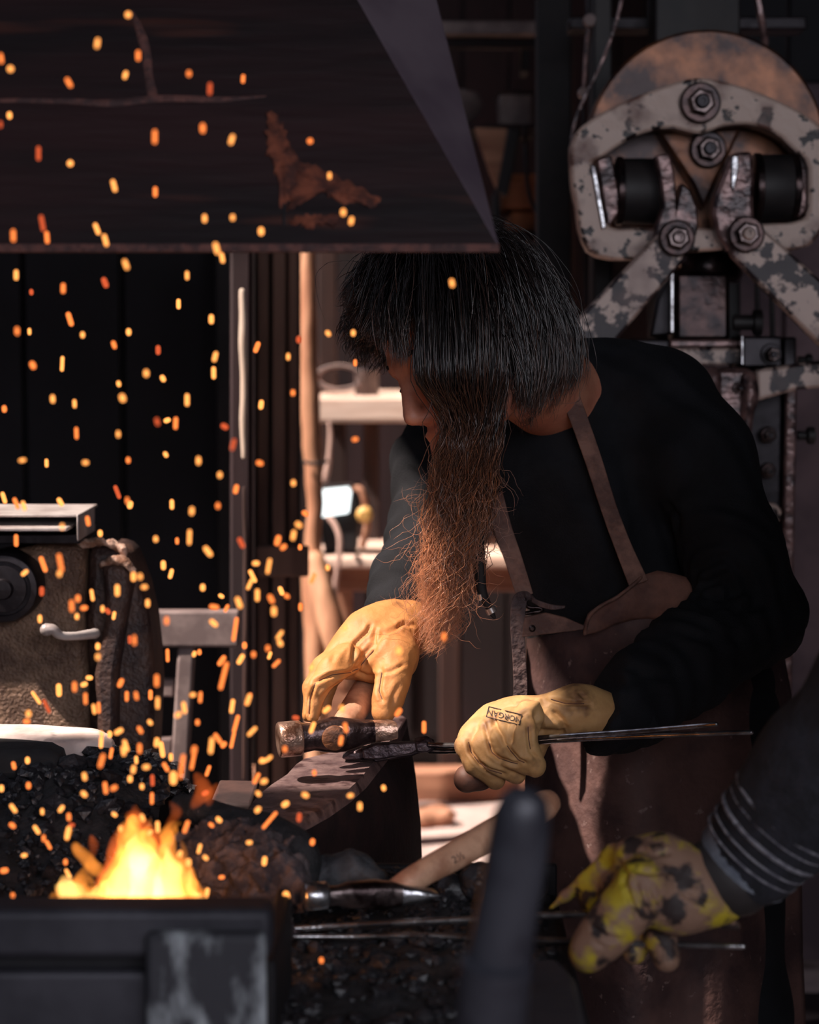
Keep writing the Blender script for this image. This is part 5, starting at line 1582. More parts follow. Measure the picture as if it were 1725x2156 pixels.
LVY = np.array([780, 850, 900, 950, 1000, 1050, 1150, 1200, 1250, 1300, 1340, 1385])
LVC = np.array([962, 982, 992, 980, 972, 962, 948, 940, 926, 914, 906, 900])
LVW = np.array([100, 78, 62, 74, 82, 90, 86, 84, 80, 66, 52, 38])
ncl = 70
cl_a = rng.uniform(-1, 1, ncl); cl_b = rng.uniform(-1, 1, ncl); cl_ph = rng.uniform(0, 6.28, (ncl, 3)); cl_len = rng.uniform(1180, 1385, ncl)
NPTS = 30
strands, tvals, rads, kinds = [], [], [], []
upn = rng.normal(size=(90, 3))
def resample(a, n):
    s = np.concatenate([[0], np.cumsum(np.linalg.norm(np.diff(a, axis=0), axis=1))])
    t = np.linspace(0, s[-1], n)
    return np.stack([np.interp(t, s, a[:, k]) for k in range(3)], 1)
for i in range(NS):
    hit = np.argmax(py[i] > 780)
    if py[i].max() <= 780:
        hit = len(py[i]) - 1
    hit = max(hit, 3)
    up = world_h[i, :hit + 1]
    x0 = px[i, hit]; d0 = dd[i, hit]
    if x0 < 872:                                   # fringe
        cutoff = np.interp(x0, [690, 715, 745, 800, 860], [640, 690, 742, 788, 808]) - abs(rng.normal()) * 14 - 16 * abs(math.sin(cl_ph[i % ncl, 1]))
        keep = py[i, :hit + 1] <= cutoff
        n = max(int(keep.sum()), 4)
        s = resample(world_h[i, :n], NPTS)
        t = np.linspace(0, 0.42, NPTS)
        ph = cl_ph[i % ncl]
        s[:, 0] += 0.006 * np.linspace(0, 1, NPTS) ** 2 * np.sin(ph[0] + 3 * np.linspace(0, 1, NPTS))
    elif x0 < 1072:                                # long lock
        k = i % ncl
        a = np.clip((x0 - 970) / 102, -1, 1)
        b = rng.uniform(-1, 1)
        L = min(1385, rng.normal(cl_len[k], 30)) if rng.random() < 0.8 else rng.uniform(900, 1200)
        yy = np.linspace(785, L, 34)
        tt = (yy - 785) / 600
        cl = np.clip(tt * 1.3, 0, 0.8)
        a_t = a * (1 - cl) + cl_a[k] * cl + rng.normal() * 0.06 * tt
        b_t = b * (1 - cl) + cl_b[k] * cl
        wv = 26 * tt * np.sin(yy / 21 + cl_ph[k, 0] + a) + 15 * tt * np.sin(yy / 12 + cl_ph[k, 1] + 2 * b) + rng.normal() * 4 * tt * np.sin(yy / rng.uniform(14, 24) + rng.uniform(0, 6)) + rng.normal() * 5
        curl = 75 * np.clip(tt - 0.62, 0, 1) * np.sin(yy / 17 + cl_ph[k, 2])
        xs = np.interp(yy, LVY, LVC) + a_t * np.interp(yy, LVY, LVW) + wv + curl
        face_edge = np.interp(yy, [780, 800, 830, 860, 890, 915, 940, 975], [850, 868, 880, 896, 918, 930, 918, 880])
        face_edge = np.where(yy > 975, 0, face_edge)
        xs = np.maximum(xs, face_edge + rng.uniform(0, 14))
        hd = np.interp(yy, [785, 900, 970, 1050, 1200, 1400], [0.025, 0.025, 0.030, 0.045, 0.040, 0.030])
        dc = np.interp(yy, [785, 900, 970, 1050, 1200, 1400], [2.285, 2.272, 2.285, 2.315, 2.33, 2.33])
        ds = dc + b_t * hd + 0.006 * tt * np.cos(yy / 18 + cl_ph[k, 1])
        w = np.clip((yy - 785) / 130, 0, 1); w = w * w * (3 - 2 * w)
        xs = xs * (0.25 + 0.75 * np.clip((yy - 785) / 60, 0, 1)) + x0 * (0.75 - 0.75 * np.clip((yy - 785) / 60, 0, 1))
        ds = d0 * (1 - w) + ds * w
        s = resample(np.concatenate([up[:-1], Pn(xs, yy, ds)]), NPTS)
        t = np.linspace(0, 1, NPTS) * (L - 480) / 880
    else:                                          # back and nape
        L = rng.uniform(790, 900) + 30 * math.sin(cl_ph[i % ncl, 2]) - max(0, (x0 - 1120)) * 0.5
        yy = np.linspace(785, max(L, 800), 12)
        tt = (yy - 785) / 130
        xs = x0 - (x0 - 1090) * 0.25 * tt + 8 * tt * np.sin(yy / 13 + cl_ph[i % ncl, 0])
        ds = d0 - 0.012 * tt + 0.008 * tt * np.sin(yy / 11 + cl_ph[i % ncl, 1])
        s = resample(np.concatenate([up[:-1], Pn(xs, yy, ds)]), NPTS)
        t = np.linspace(0, 0.40, NPTS)
    q_ = np.linspace(0, 1, NPTS)[:, None]
    kk = i % 90
    s = s + np.sin(q_ * (5 + kk % 7) + kk) * np.sin(np.minimum(q_ * 3, 1) * math.pi * 0.5) * 0.0045 * upn[kk] + (q_ * (1 - q_)) * rng.normal(size=3) * 0.010
    strands.append(s); tvals.append(t); kinds.append(0 if x0 < 872 else (1 if x0 < 1072 else 2))
    rads.append(rng.uniform(0.00038, 0.00062))
# hair gathers into locks: strands lean towards a leading strand near their root
kinds = np.array(kinds)
S0 = np.stack(strands)
for kd, ncen, pull in ((0, 46, 0.62), (1, 80, 0.66), (2, 44, 0.55)):
    ix = np.where(kinds == kd)[0]
    if len(ix) < 10:
        continue
    cen = rng.choice(ix, min(ncen, len(ix) // 3), replace=False)
    mid = S0[ix, 9]; cm = S0[cen, 9]
    near = np.argmin(((mid[:, None, :] - cm[None, :, :]) ** 2).sum(2), 1)
    wq = (np.linspace(0, 1, NPTS) ** 1.2 * pull)[None, :, None] * rng.uniform(0.5, 1.2, len(ix))[:, None, None]
    S0[ix] = S0[ix] * (1 - wq) + (S0[cen[near]] + rng.normal(size=(len(ix), 1, 3)) * 0.0035) * wq
strands = [q for q in S0]
# stray single hairs
for k in range(150):
    y0 = rng.uniform(930, 1330); side = rng.choice([-1, 1])
    x0 = np.interp(y0, LVY, LVC) + side * np.interp(y0, LVY, LVW) * rng.uniform(0.5, 1)
    n = 14
    ang = np.cumsum(rng.normal(0, 0.35, n) + rng.normal() * 0.12) + (math.pi / 2 + side * rng.uniform(-0.9, 0.5))
    st_ = rng.uniform(4, 9)
    xs = x0 + np.concatenate([[0], np.cumsum(np.cos(ang[:-1]) * st_)]); ys = y0 + np.concatenate([[0], np.cumsum(np.sin(ang[:-1]) * st_)])
    strands.append(resample(Pn(xs, ys, np.full(n, 2.31) + rng.normal() * 0.02), NPTS)); tvals.append(np.full(NPTS, 0.85)); rads.append(0.0002)
for k in range(70):
    a0 = rng.integers(0, NS)
    s = strands[a0].copy()
    w = np.linspace(0, 1, NPTS)[:, None]
    off = rng.normal(size=3) * 0.02
    s[:] = s + off * np.sin(w * math.pi * 0.8)
    strands.append(s); tvals.append(tvals[a0]); rads.append(0.0003)

Sx_ = np.stack(strands); Tv = np.stack(tvals); Rd = np.array(rads)
n, m, _ = Sx_.shape
tang = np.gradient(Sx_, axis=1); tang /= np.maximum(np.linalg.norm(tang, axis=2)[..., None], 1e-9)
ref = np.array([0.3, -0.9, 0.25])
e1 = np.cross(tang, ref); e1 /= np.maximum(np.linalg.norm(e1, axis=2)[..., None], 1e-9)
e2 = np.cross(tang, e1)
tap = np.interp(np.linspace(0, 1, m), [0, 0.8, 1], [1, 0.9, 0.15])
vs = []
for k in range(3):
    a = 2 * math.pi * k / 3 + 0.5
    vs.append(Sx_ + (e1 * math.cos(a) + e2 * math.sin(a)) * (Rd[:, None] * tap[None, :])[..., None])
V = np.stack(vs, 2).reshape(-1, 3)            # n, m, 3 sides
tatt = np.repeat(Tv.reshape(n, m, 1), 3, 2).reshape(-1)
base = (np.arange(n) * m * 3)[:, None, None] + (np.arange(m - 1) * 3)[None, :, None] + np.arange(3)[None, None, :]
nxt = (np.arange(n) * m * 3)[:, None, None] + (np.arange(m - 1) * 3)[None, :, None] + ((np.arange(3) + 1) % 3)[None, None, :]
Q = np.stack([base, nxt, nxt + 3, base + 3], -1).reshape(-1, 4)
hair_me = bpy.data.meshes.new('hair')
hair_me.vertices.add(len(V)); hair_me.vertices.foreach_set('co', V.astype(np.float32).ravel())
hair_me.loops.add(len(Q) * 4); hair_me.loops.foreach_set('vertex_index', Q.astype(np.int32).ravel())
hair_me.polygons.add(len(Q)); hair_me.polygons.foreach_set('loop_start', np.arange(0, len(Q) * 4, 4, dtype=np.int32))
hair_me.update(calc_edges=True)
at = hair_me.attributes.new('along', 'FLOAT', 'POINT')
clv = rng.uniform(-0.13, 0.16, ncl)
rnd = np.repeat(rng.uniform(-0.09, 0.09, n) + clv[np.arange(n) % ncl], m * 3)
at.data.foreach_set('value', (tatt + rnd).astype(np.float32))
hm = bpy.data.materials.new('hair'); hm.use_nodes = True
nt = hm.node_tree; bs = nt.nodes['Principled BSDF']
bs.inputs['Roughness'].default_value = 0.30
bs.inputs['Specular IOR Level'].default_value = 0.85
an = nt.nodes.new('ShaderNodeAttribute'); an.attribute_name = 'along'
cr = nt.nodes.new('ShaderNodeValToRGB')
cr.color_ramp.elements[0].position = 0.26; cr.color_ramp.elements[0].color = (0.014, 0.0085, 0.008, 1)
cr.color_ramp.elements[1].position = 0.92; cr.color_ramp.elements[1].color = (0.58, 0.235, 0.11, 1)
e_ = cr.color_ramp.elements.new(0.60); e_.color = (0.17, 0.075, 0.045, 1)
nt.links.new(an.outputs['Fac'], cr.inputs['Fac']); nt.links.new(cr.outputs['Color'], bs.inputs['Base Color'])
MAT['hair'] = hm
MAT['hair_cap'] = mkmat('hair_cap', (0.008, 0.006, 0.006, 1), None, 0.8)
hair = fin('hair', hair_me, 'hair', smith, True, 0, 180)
hair['label'] = 'long wavy brown hair hanging forward, dark fringe'
hair['kind'] = 'stuff'
# dense under layer of the scalp
cv, cf, ids = [], [], {}
nu_, nv_ = 48, 28
for j in range(nv_ + 1):
    for i in range(nu_):
        th = math.pi * j / nv_; ph = 2 * math.pi * i / nu_
        l = EC + (ER + 0.004) * np.array([math.sin(th) * math.cos(ph), math.cos(th), math.sin(th) * math.sin(ph)])
        um = np.interp(l[0], [-0.11, -0.05, 0.0, 0.03, 0.06, 0.1], [-0.055, -0.05, 0.0, 0.032, 0.057, 0.072])
        ids[(i, j)] = len(cv); cv.append(tuple(hc + l @ A3))
        ids[('k', i, j)] = l[1] > um
for j in range(nv_):
    for i in range(nu_):
        i2 = (i + 1) % nu_
        if all(ids[('k',) + q] for q in ((i, j), (i2, j), (i2, j + 1), (i, j + 1))):
            cf.append((ids[(i, j)], ids[(i2, j)], ids[(i2, j + 1)], ids[(i, j + 1)]))
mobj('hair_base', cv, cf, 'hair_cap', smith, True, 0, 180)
# thin braid with metal beads
tube('braid', [P(1006, 1060, 2.335), P(1010, 1130, 2.33), P(1012, 1190, 2.33), P(1014, 1245, 2.325), P(1030, 1282, 2.325), P(1040, 1300, 2.325)], [0.006, 0.006, 0.006, 0.0055, 0.004, 0.002], 'hair_cap', smith, 10, None, True, 6, 0.003)
for (bx_, by_, ax_) in ((1013, 1256, Vector((0.1, 0, -1))), (1034, 1285, Vector((0.5, 0, -0.9)))):
    lathe('bead', P(bx_, by_, 2.325), ax_, [(0.0045, -0.004), (0.0062, -0.003), (0.0062, 0.003), (0.0045, 0.004)], 'bead', smith, 16)

# ------------------------------------------------------------------ second person at the right edge
p2 = thing('person', 'second person, only a dark striped sleeve and dirty yellow glove in view', 'person')
tc = Vector((0.66, 1.50, 1.20))
hc2 = Vector((0.62, 1.55, 1.70))
def b2(p):
    ax = (Vector((-0.8, 0.6, 0)), Vector((0, 0, 1)), Vector((0.6, 0.8, 0)))
    d = s_ell(p, hc2 + Vector((0, 0, 0.03)), ax, (0.095, 0.10, 0.075))
    d = smin(d, s_cone(p, hc2 + Vector((-0.03, 0.02, -0.03)), hc2 + Vector((-0.05, 0.04, -0.09)), 0.05, 0.025), 0.03)
    d = smin(d, s_cone(p, hc2 + Vector((-0.075, 0.055, -0.005)), hc2 + Vector((-0.092, 0.07, -0.04)), 0.008, 0.011), 0.01)
    for s in (-1, 1):
        d = smin(d, s_ell(p, hc2 + Vector((0.6, 0.8, 0)) * 0.075 * s, ax, (0.02, 0.03, 0.01)), 0.006)
    d = smin(d, s_cone(p, hc2 + Vector((0.01, 0, -0.06)), Vector((0.65, 1.52, 1.47)), 0.052, 0.06), 0.03)
    d = smin(d, s_cone(p, Vector((0.65, 1.52, 1.44)), Vector((0.67, 1.50, 1.0)), 0.08, 0.10), 0.03)
    return d
surface('body', b2, (0.50, 1.36, 0.88), (0.79, 1.66, 1.85), 0.008, 'skin', p2)
def hair2(p):
    ax = (Vector((-0.8, 0.6, 0)), Vector((0, 0, 1)), Vector((0.6, 0.8, 0)))
    d = s_ell(p, hc2 + Vector((0.012, -0.008, 0.04)), ax, (0.10, 0.105, 0.085))
    return smax(d, -(p - np.array(hc2 + Vector((-0.03, 0.02, -0.03)), dtype=np.float32)) @ np.array([0.45, -0.34, 0.82], dtype=np.float32), 0.01) + 0.002 * snoise(p, 90, 71)
surface('hair', hair2, hc2 - Vector((0.13, 0.13, 0.12)), hc2 + Vector((0.13, 0.13, 0.17)), 0.006, 'hair_cap', p2)
el2 = P(1905, 1440, 1.66)
slv = wchain([(Vector((0.52, 1.62, 1.40)), 0.075), (el2, 0.066), (P(1740, 1617, 1.70), 0.056), (P(1650, 1720, 1.72), 0.049), (P(1585, 1796, 1.73), 0.044)])
jk = blob('jacket', [(wchain([(Vector((0.53, 1.58, 1.40)), 0.08), (Vector((0.66, 1.50, 1.40)), 0.11), (Vector((0.79, 1.42, 1.40)), 0.08)]), 0.05, 0.05),
                     (wchain([(Vector((0.66, 1.50, 1.38)), 0.14), (Vector((0.67, 1.50, 1.15)), 0.15), (Vector((0.67, 1.50, 0.92)), 0.15)]), 0.05, 0.05),
                     (slv, 0.02, 0.03),
                     (wchain([(Vector((0.80, 1.42, 1.40)), 0.075), (Vector((0.86, 1.36, 1.12)), 0.062), (Vector((0.80, 1.46, 0.90)), 0.05)]), 0.02, 0.03)], 0.0065, 'sleeve2', p2,
          lambda p, d: d + 0.003 * snoise(p, 30, 81) + 0.0012 * snoise(p, 110, 82), 0.02)
sa, sb_ = P(1740, 1617, 1.70), P(1575, 1805, 1.73)
axd = (sb_ - sa).normalized()
e1_ = axd.orthogonal().normalized(); e2_ = axd.cross(e1_)
for t in (0.08, 0.24, 0.36, 0.50, 0.60, 0.72, 0.84, 0.94):
    c = sa.lerp(sb_, t); r = 0.0565 * (1 - t) + 0.0445 * t + 0.0006
    wdt = 0.0022 if t in (0.24, 0.50, 0.72) else 0.0012
    ring = []
    for k in range(25):
        a = 2 * math.pi * k / 24
        ring.append(c + (e1_ * math.cos(a) + e2_ * math.sin(a)) * r)
    vv, ff = tube('stripe', ring, wdt, 'stripe', None, 6, None, False, 2, 0.0, False)
    mobj('stripe', vv, ff, 'stripe', jk, True, 0, 180)
lathe('cuff_lining', P(1583, 1800, 1.73), axd, [(0.034, 0.0), (0.0435, 0.0), (0.0435, 0.012), (0.038, 0.020), (0.034, 0.020)], 'lining', jk, 32)
tr2 = blob('trousers', [(wchain([(Vector((0.67, 1.50, 0.95)), 0.14), (Vector((0.60, 1.55, 0.50)), 0.08), (Vector((0.60, 1.55, 0.10)), 0.06)]), 0.03, 0.03),
                        (wchain([(Vector((0.67, 1.50, 0.95)), 0.14), (Vector((0.76, 1.42, 0.50)), 0.08), (Vector((0.77, 1.40, 0.10)), 0.06)]), 0.03, 0.03)], 0.012, 'shirt', p2)
for c in (Vector((0.60, 1.55, 0.045)), Vector((0.77, 1.40, 0.045))):
    blob('boot', [(wchain([(c + Vector((0, 0, 0.10)), 0.052), (c, 0.045), (c + Vector((-0.14, 0.10, -0.005)), 0.04)]), 0.02, 0.02)], 0.009, 'apron_bib', p2, lambda p, d: smax(d, -(p[:, 2] - 0.002), 0.003))
blob('wrist_cuff', [(chain([(1600, 1795, 1.732, 0.032), (1545, 1838, 1.73, 0.032), (1490, 1850, 1.73, 0.027)]), 0.02, 0.02)], 0.004, 'rubber', p2, lambda p, d: d + 0.001 * snoise(p, 120, 91))
g2 = [
    (chain([(1330, 1806, 1.735, 0.0150), (1388, 1814, 1.73, 0.0200), (1440, 1850, 1.725, 0.0240), (1490, 1888, 1.722, 0.0190), (1540, 1912, 1.722, 0.0090)]), 0.02, 0.010),
    (chain([(1500, 1905, 1.72, 0.0140), (1430, 1902, 1.715, 0.0220), (1360, 1882, 1.708, 0.0235)]), 0.02, 0.015),
    (chain([(1352, 1872, 1.70, 0.0240), (1304, 1932, 1.695, 0.0200), (1266, 1976, 1.695, 0.0180), (1240, 2006, 1.695, 0.0165)]), 0.012, 0.010),
    (chain([(1335, 1796, 1.735, 0.0130), (1292, 1800, 1.75, 0.0085), (1232, 1852, 1.76, 0.0056), (1190, 1886, 1.768, 0.0042), (1160, 1912, 1.772, 0.0026)]), 0.006, 0.006),
    (chain([(1330, 1832, 1.75, 0.0160), (1284, 1856, 1.755, 0.0125), (1250, 1880, 1.76, 0.0105), (1246, 1900, 1.76, 0.0095)]), 0.008, 0.005),
    (chain([(1330, 1838, 1.735, 0.0150), (1296, 1866, 1.738, 0.0110), (1284, 1890, 1.74, 0.0090)]), 0.008, 0.004),
    (chain([(1388, 1925, 1.735, 0.0145), (1394, 1975, 1.735, 0.0140), (1403, 2020, 1.73, 0.0115)]), 0.008, 0.005),
    (chain([(1352, 1940, 1.755, 0.0130), (1340, 1978, 1.755, 0.0120), (1335, 2006, 1.75, 0.0100)]), 0.008, 0.005),
    (chain([(1505, 1925, 1.735, 0.0080), (1530, 1940, 1.735, 0.0060), (1552, 1950, 1.735, 0.0040)]), 0.006, 0.006),
]
gl2 = blob('glove', g2, 0.0022, 'glove_dirty', p2, lambda p, d: d + 0.0009 * snoise(p, 80, 95), 0.01)
press(gl2, [([(1318, 1858), (1328, 1895), (1346, 1935)], 5, 0.003), ([(1340, 1862), (1350, 1895), (1368, 1925)], 5, 0.003), ([(1362, 1868), (1372, 1895), (1386, 1912)], 5, 0.003),
    ([(1250, 1955), (1280, 1975), (1304, 1978)], 5, 0.003), ([(1300, 1812), (1320, 1840), (1310, 1866)], 5, 0.003), ([(1330, 1830), (1370, 1838), (1410, 1836)], 5, 0.0025), ([(1352, 1790), (1380, 1800), (1410, 1796)], 5, 0.002),
    ([(1270, 1990), (1252, 1984)], 5, 0.002), ([(1440, 1880), (1470, 1900), (1500, 1905)], 6, 0.002)])
gl2['label'] = 'yellow work glove blotched with brown and black grime'

# ------------------------------------------------------------------ cast stand at the left
cs_ = thing('cast_iron_stand', 'rust-brown cast iron stand with pale steel tray on top and small lever', 'stand')
D3 = 2.72
prism('column', [(62, 1152), (80, 1143), (168, 1145), (178, 1162), (176, 1300), (184, 1420), (187, 1600), (190, 2850), (-280, 2850), (-280, 1190), (-60, 1180)], D3 - 0.01, 0.13, 'knurled', cs_, 0.022)
prism('side_casting', [(186, 1150), (262, 1152), (272, 1170), (285, 1200), (300, 1245), (314, 1305), (322, 1380), (326, 1450), (322, 1540), (318, 1620), (320, 2850), (190, 2850), (187, 1600), (180, 1300)], D3 + 0.005, 0.12, 'cast_brown', cs_, 0.012)
prism('rib', [(214, 1186), (268, 1190), (276, 1240), (262, 1320), (246, 1420), (244, 1600), (246, 2850), (206, 2850), (204, 1500), (196, 1420), (222, 1300)], D3 - 0.03, 0.05, 'cast_brown', cs_, 0.008)
def crust(pts, d, seed):
    blob('crust', [(chain([(x, y + 4, d, 0.0042) for x, y in pts]) + chain([(x, y + 5, d + 0.028, 0.0045) for x, y in pts]) + chain([(x, y + 4, d + 0.014, 0.0048) for x, y in pts]), 0.008, 0.008)], 0.0026, 'crust', cs_,
         lambda p, q: q + 0.0014 * snoise(p, 300, seed) + 0.0012 * snoise(p, 560, seed + 1))
crust([(160, 1147), (180, 1140), (205, 1137), (235, 1142), (256, 1152), (264, 1162)], D3 + 0.005, 24)
crust([(218, 1184), (236, 1176), (254, 1174), (270, 1186), (281, 1200)], D3 - 0.03, 34)
lathe('boss', P(10, 1238, D3 - 0.05), TOCAM, [(0.046, -0.07), (0.046, 0.0), (0.043, 0.008), (0.036, 0.009), (0.035, 0.003), (0.030, 0.003), (0.030, 0.012), (0.014, 0.013), (0.012, 0.020), (0.001, 0.021)], 'dark_steel', cs_, 40)
# tray: two pale leaves and an end plate
def leaf(name, x0, x1, y, d0, d1, th, mat):
    a, b = P(x0, y, d0), P(x1, y, d0)
    return box(name, (a.x, d0 * 1.0, a.z - th), (b.x, d1, a.z), mat, cs_, 0.0015)
leaf('tray_top', -260, 164, 1084, D3 - 0.06, D3 + 0.10, 0.004, 'tray_steel')
leaf('tray_shelf', -260, 138, 1113, D3 - 0.085, D3 + 0.06, 0.005, 'tray_steel')
a_ = P(161, 1084, D3 - 0.06); b_ = P(165, 1140, D3 - 0.06)
box('tray_end', (a_.x, a_.y, b_.z), (b_.x, a_.y + 0.14, a_.z), 'tray_steel', cs_, 0.001)
leaf('tray_base', -260, 164, 1128, D3 - 0.05, D3 + 0.10, 0.012, 'dark_steel')
lv_ = tube('lever', [P(98, 1326, D3 - 0.10), P(112, 1326, D3 - 0.10), P(128, 1338, D3 - 0.095), P(160, 1339, D3 - 0.08), P(200, 1334, D3 - 0.05)], [0.0085, 0.007, 0.0055, 0.0055, 0.007], 'tray_steel', cs_, 12)
box('foot', (P(-160, 1300, D3).x, D3 - 0.12, 0.0), (P(330, 1300, D3).x, D3 + 0.16, 0.05), 'dark_steel', cs_, 0.006)

# grey wooden trestle behind it
tr_ = thing('trestle', 'grey painted wooden trestle standing right of the cast iron stand', 'trestle')
D4 = 3.15
pbox('rail', 240, 1287, 503, 1363, D4, 0.03, 'grey_paint', tr_, 0.004)
prism('post', [(374, 1364), (408, 1364), (394, 1640), (380, 2000), (350, 2000), (358, 1640)], D4 + 0.005, 0.035, 'grey_paint', tr_, 0.004)
pbox('stretcher', 250, 1432, 366, 1468, D4 + 0.02, 0.025, 'grey_paint', tr_, 0.003)
pbox('stretcher', 215, 1556, 362, 1592, D4 + 0.02, 0.025, 'grey_paint', tr_, 0.003)
pbox('post', 222, 1364, 250, 2000, D4 + 0.005, 0.035, 'grey_paint', tr_, 0.004)
zf = P(370, 2000, D4).z
for x0, x1 in ((222, 250), (350, 380)):
    a_, b_ = P(x0, 2000, D4 + 0.005), P(x1, 2000, D4 + 0.005)
    box('foot', (a_.x - 0.006, a_.y - 0.02, 0.0), (b_.x + 0.006, a_.y + 0.055, zf + 0.01), 'grey_paint', tr_, 0.004)
# pale slab on the floor left of the anvil
lw = prism('low_plank', [(440, 1690), (530, 1692), (530, 1716), (452, 1706)], 2.30, 0.12, 'brown_board', None, 0.004)
tag(lw, 'weathered plank lying between the trestle and the anvil horn', 'plank')

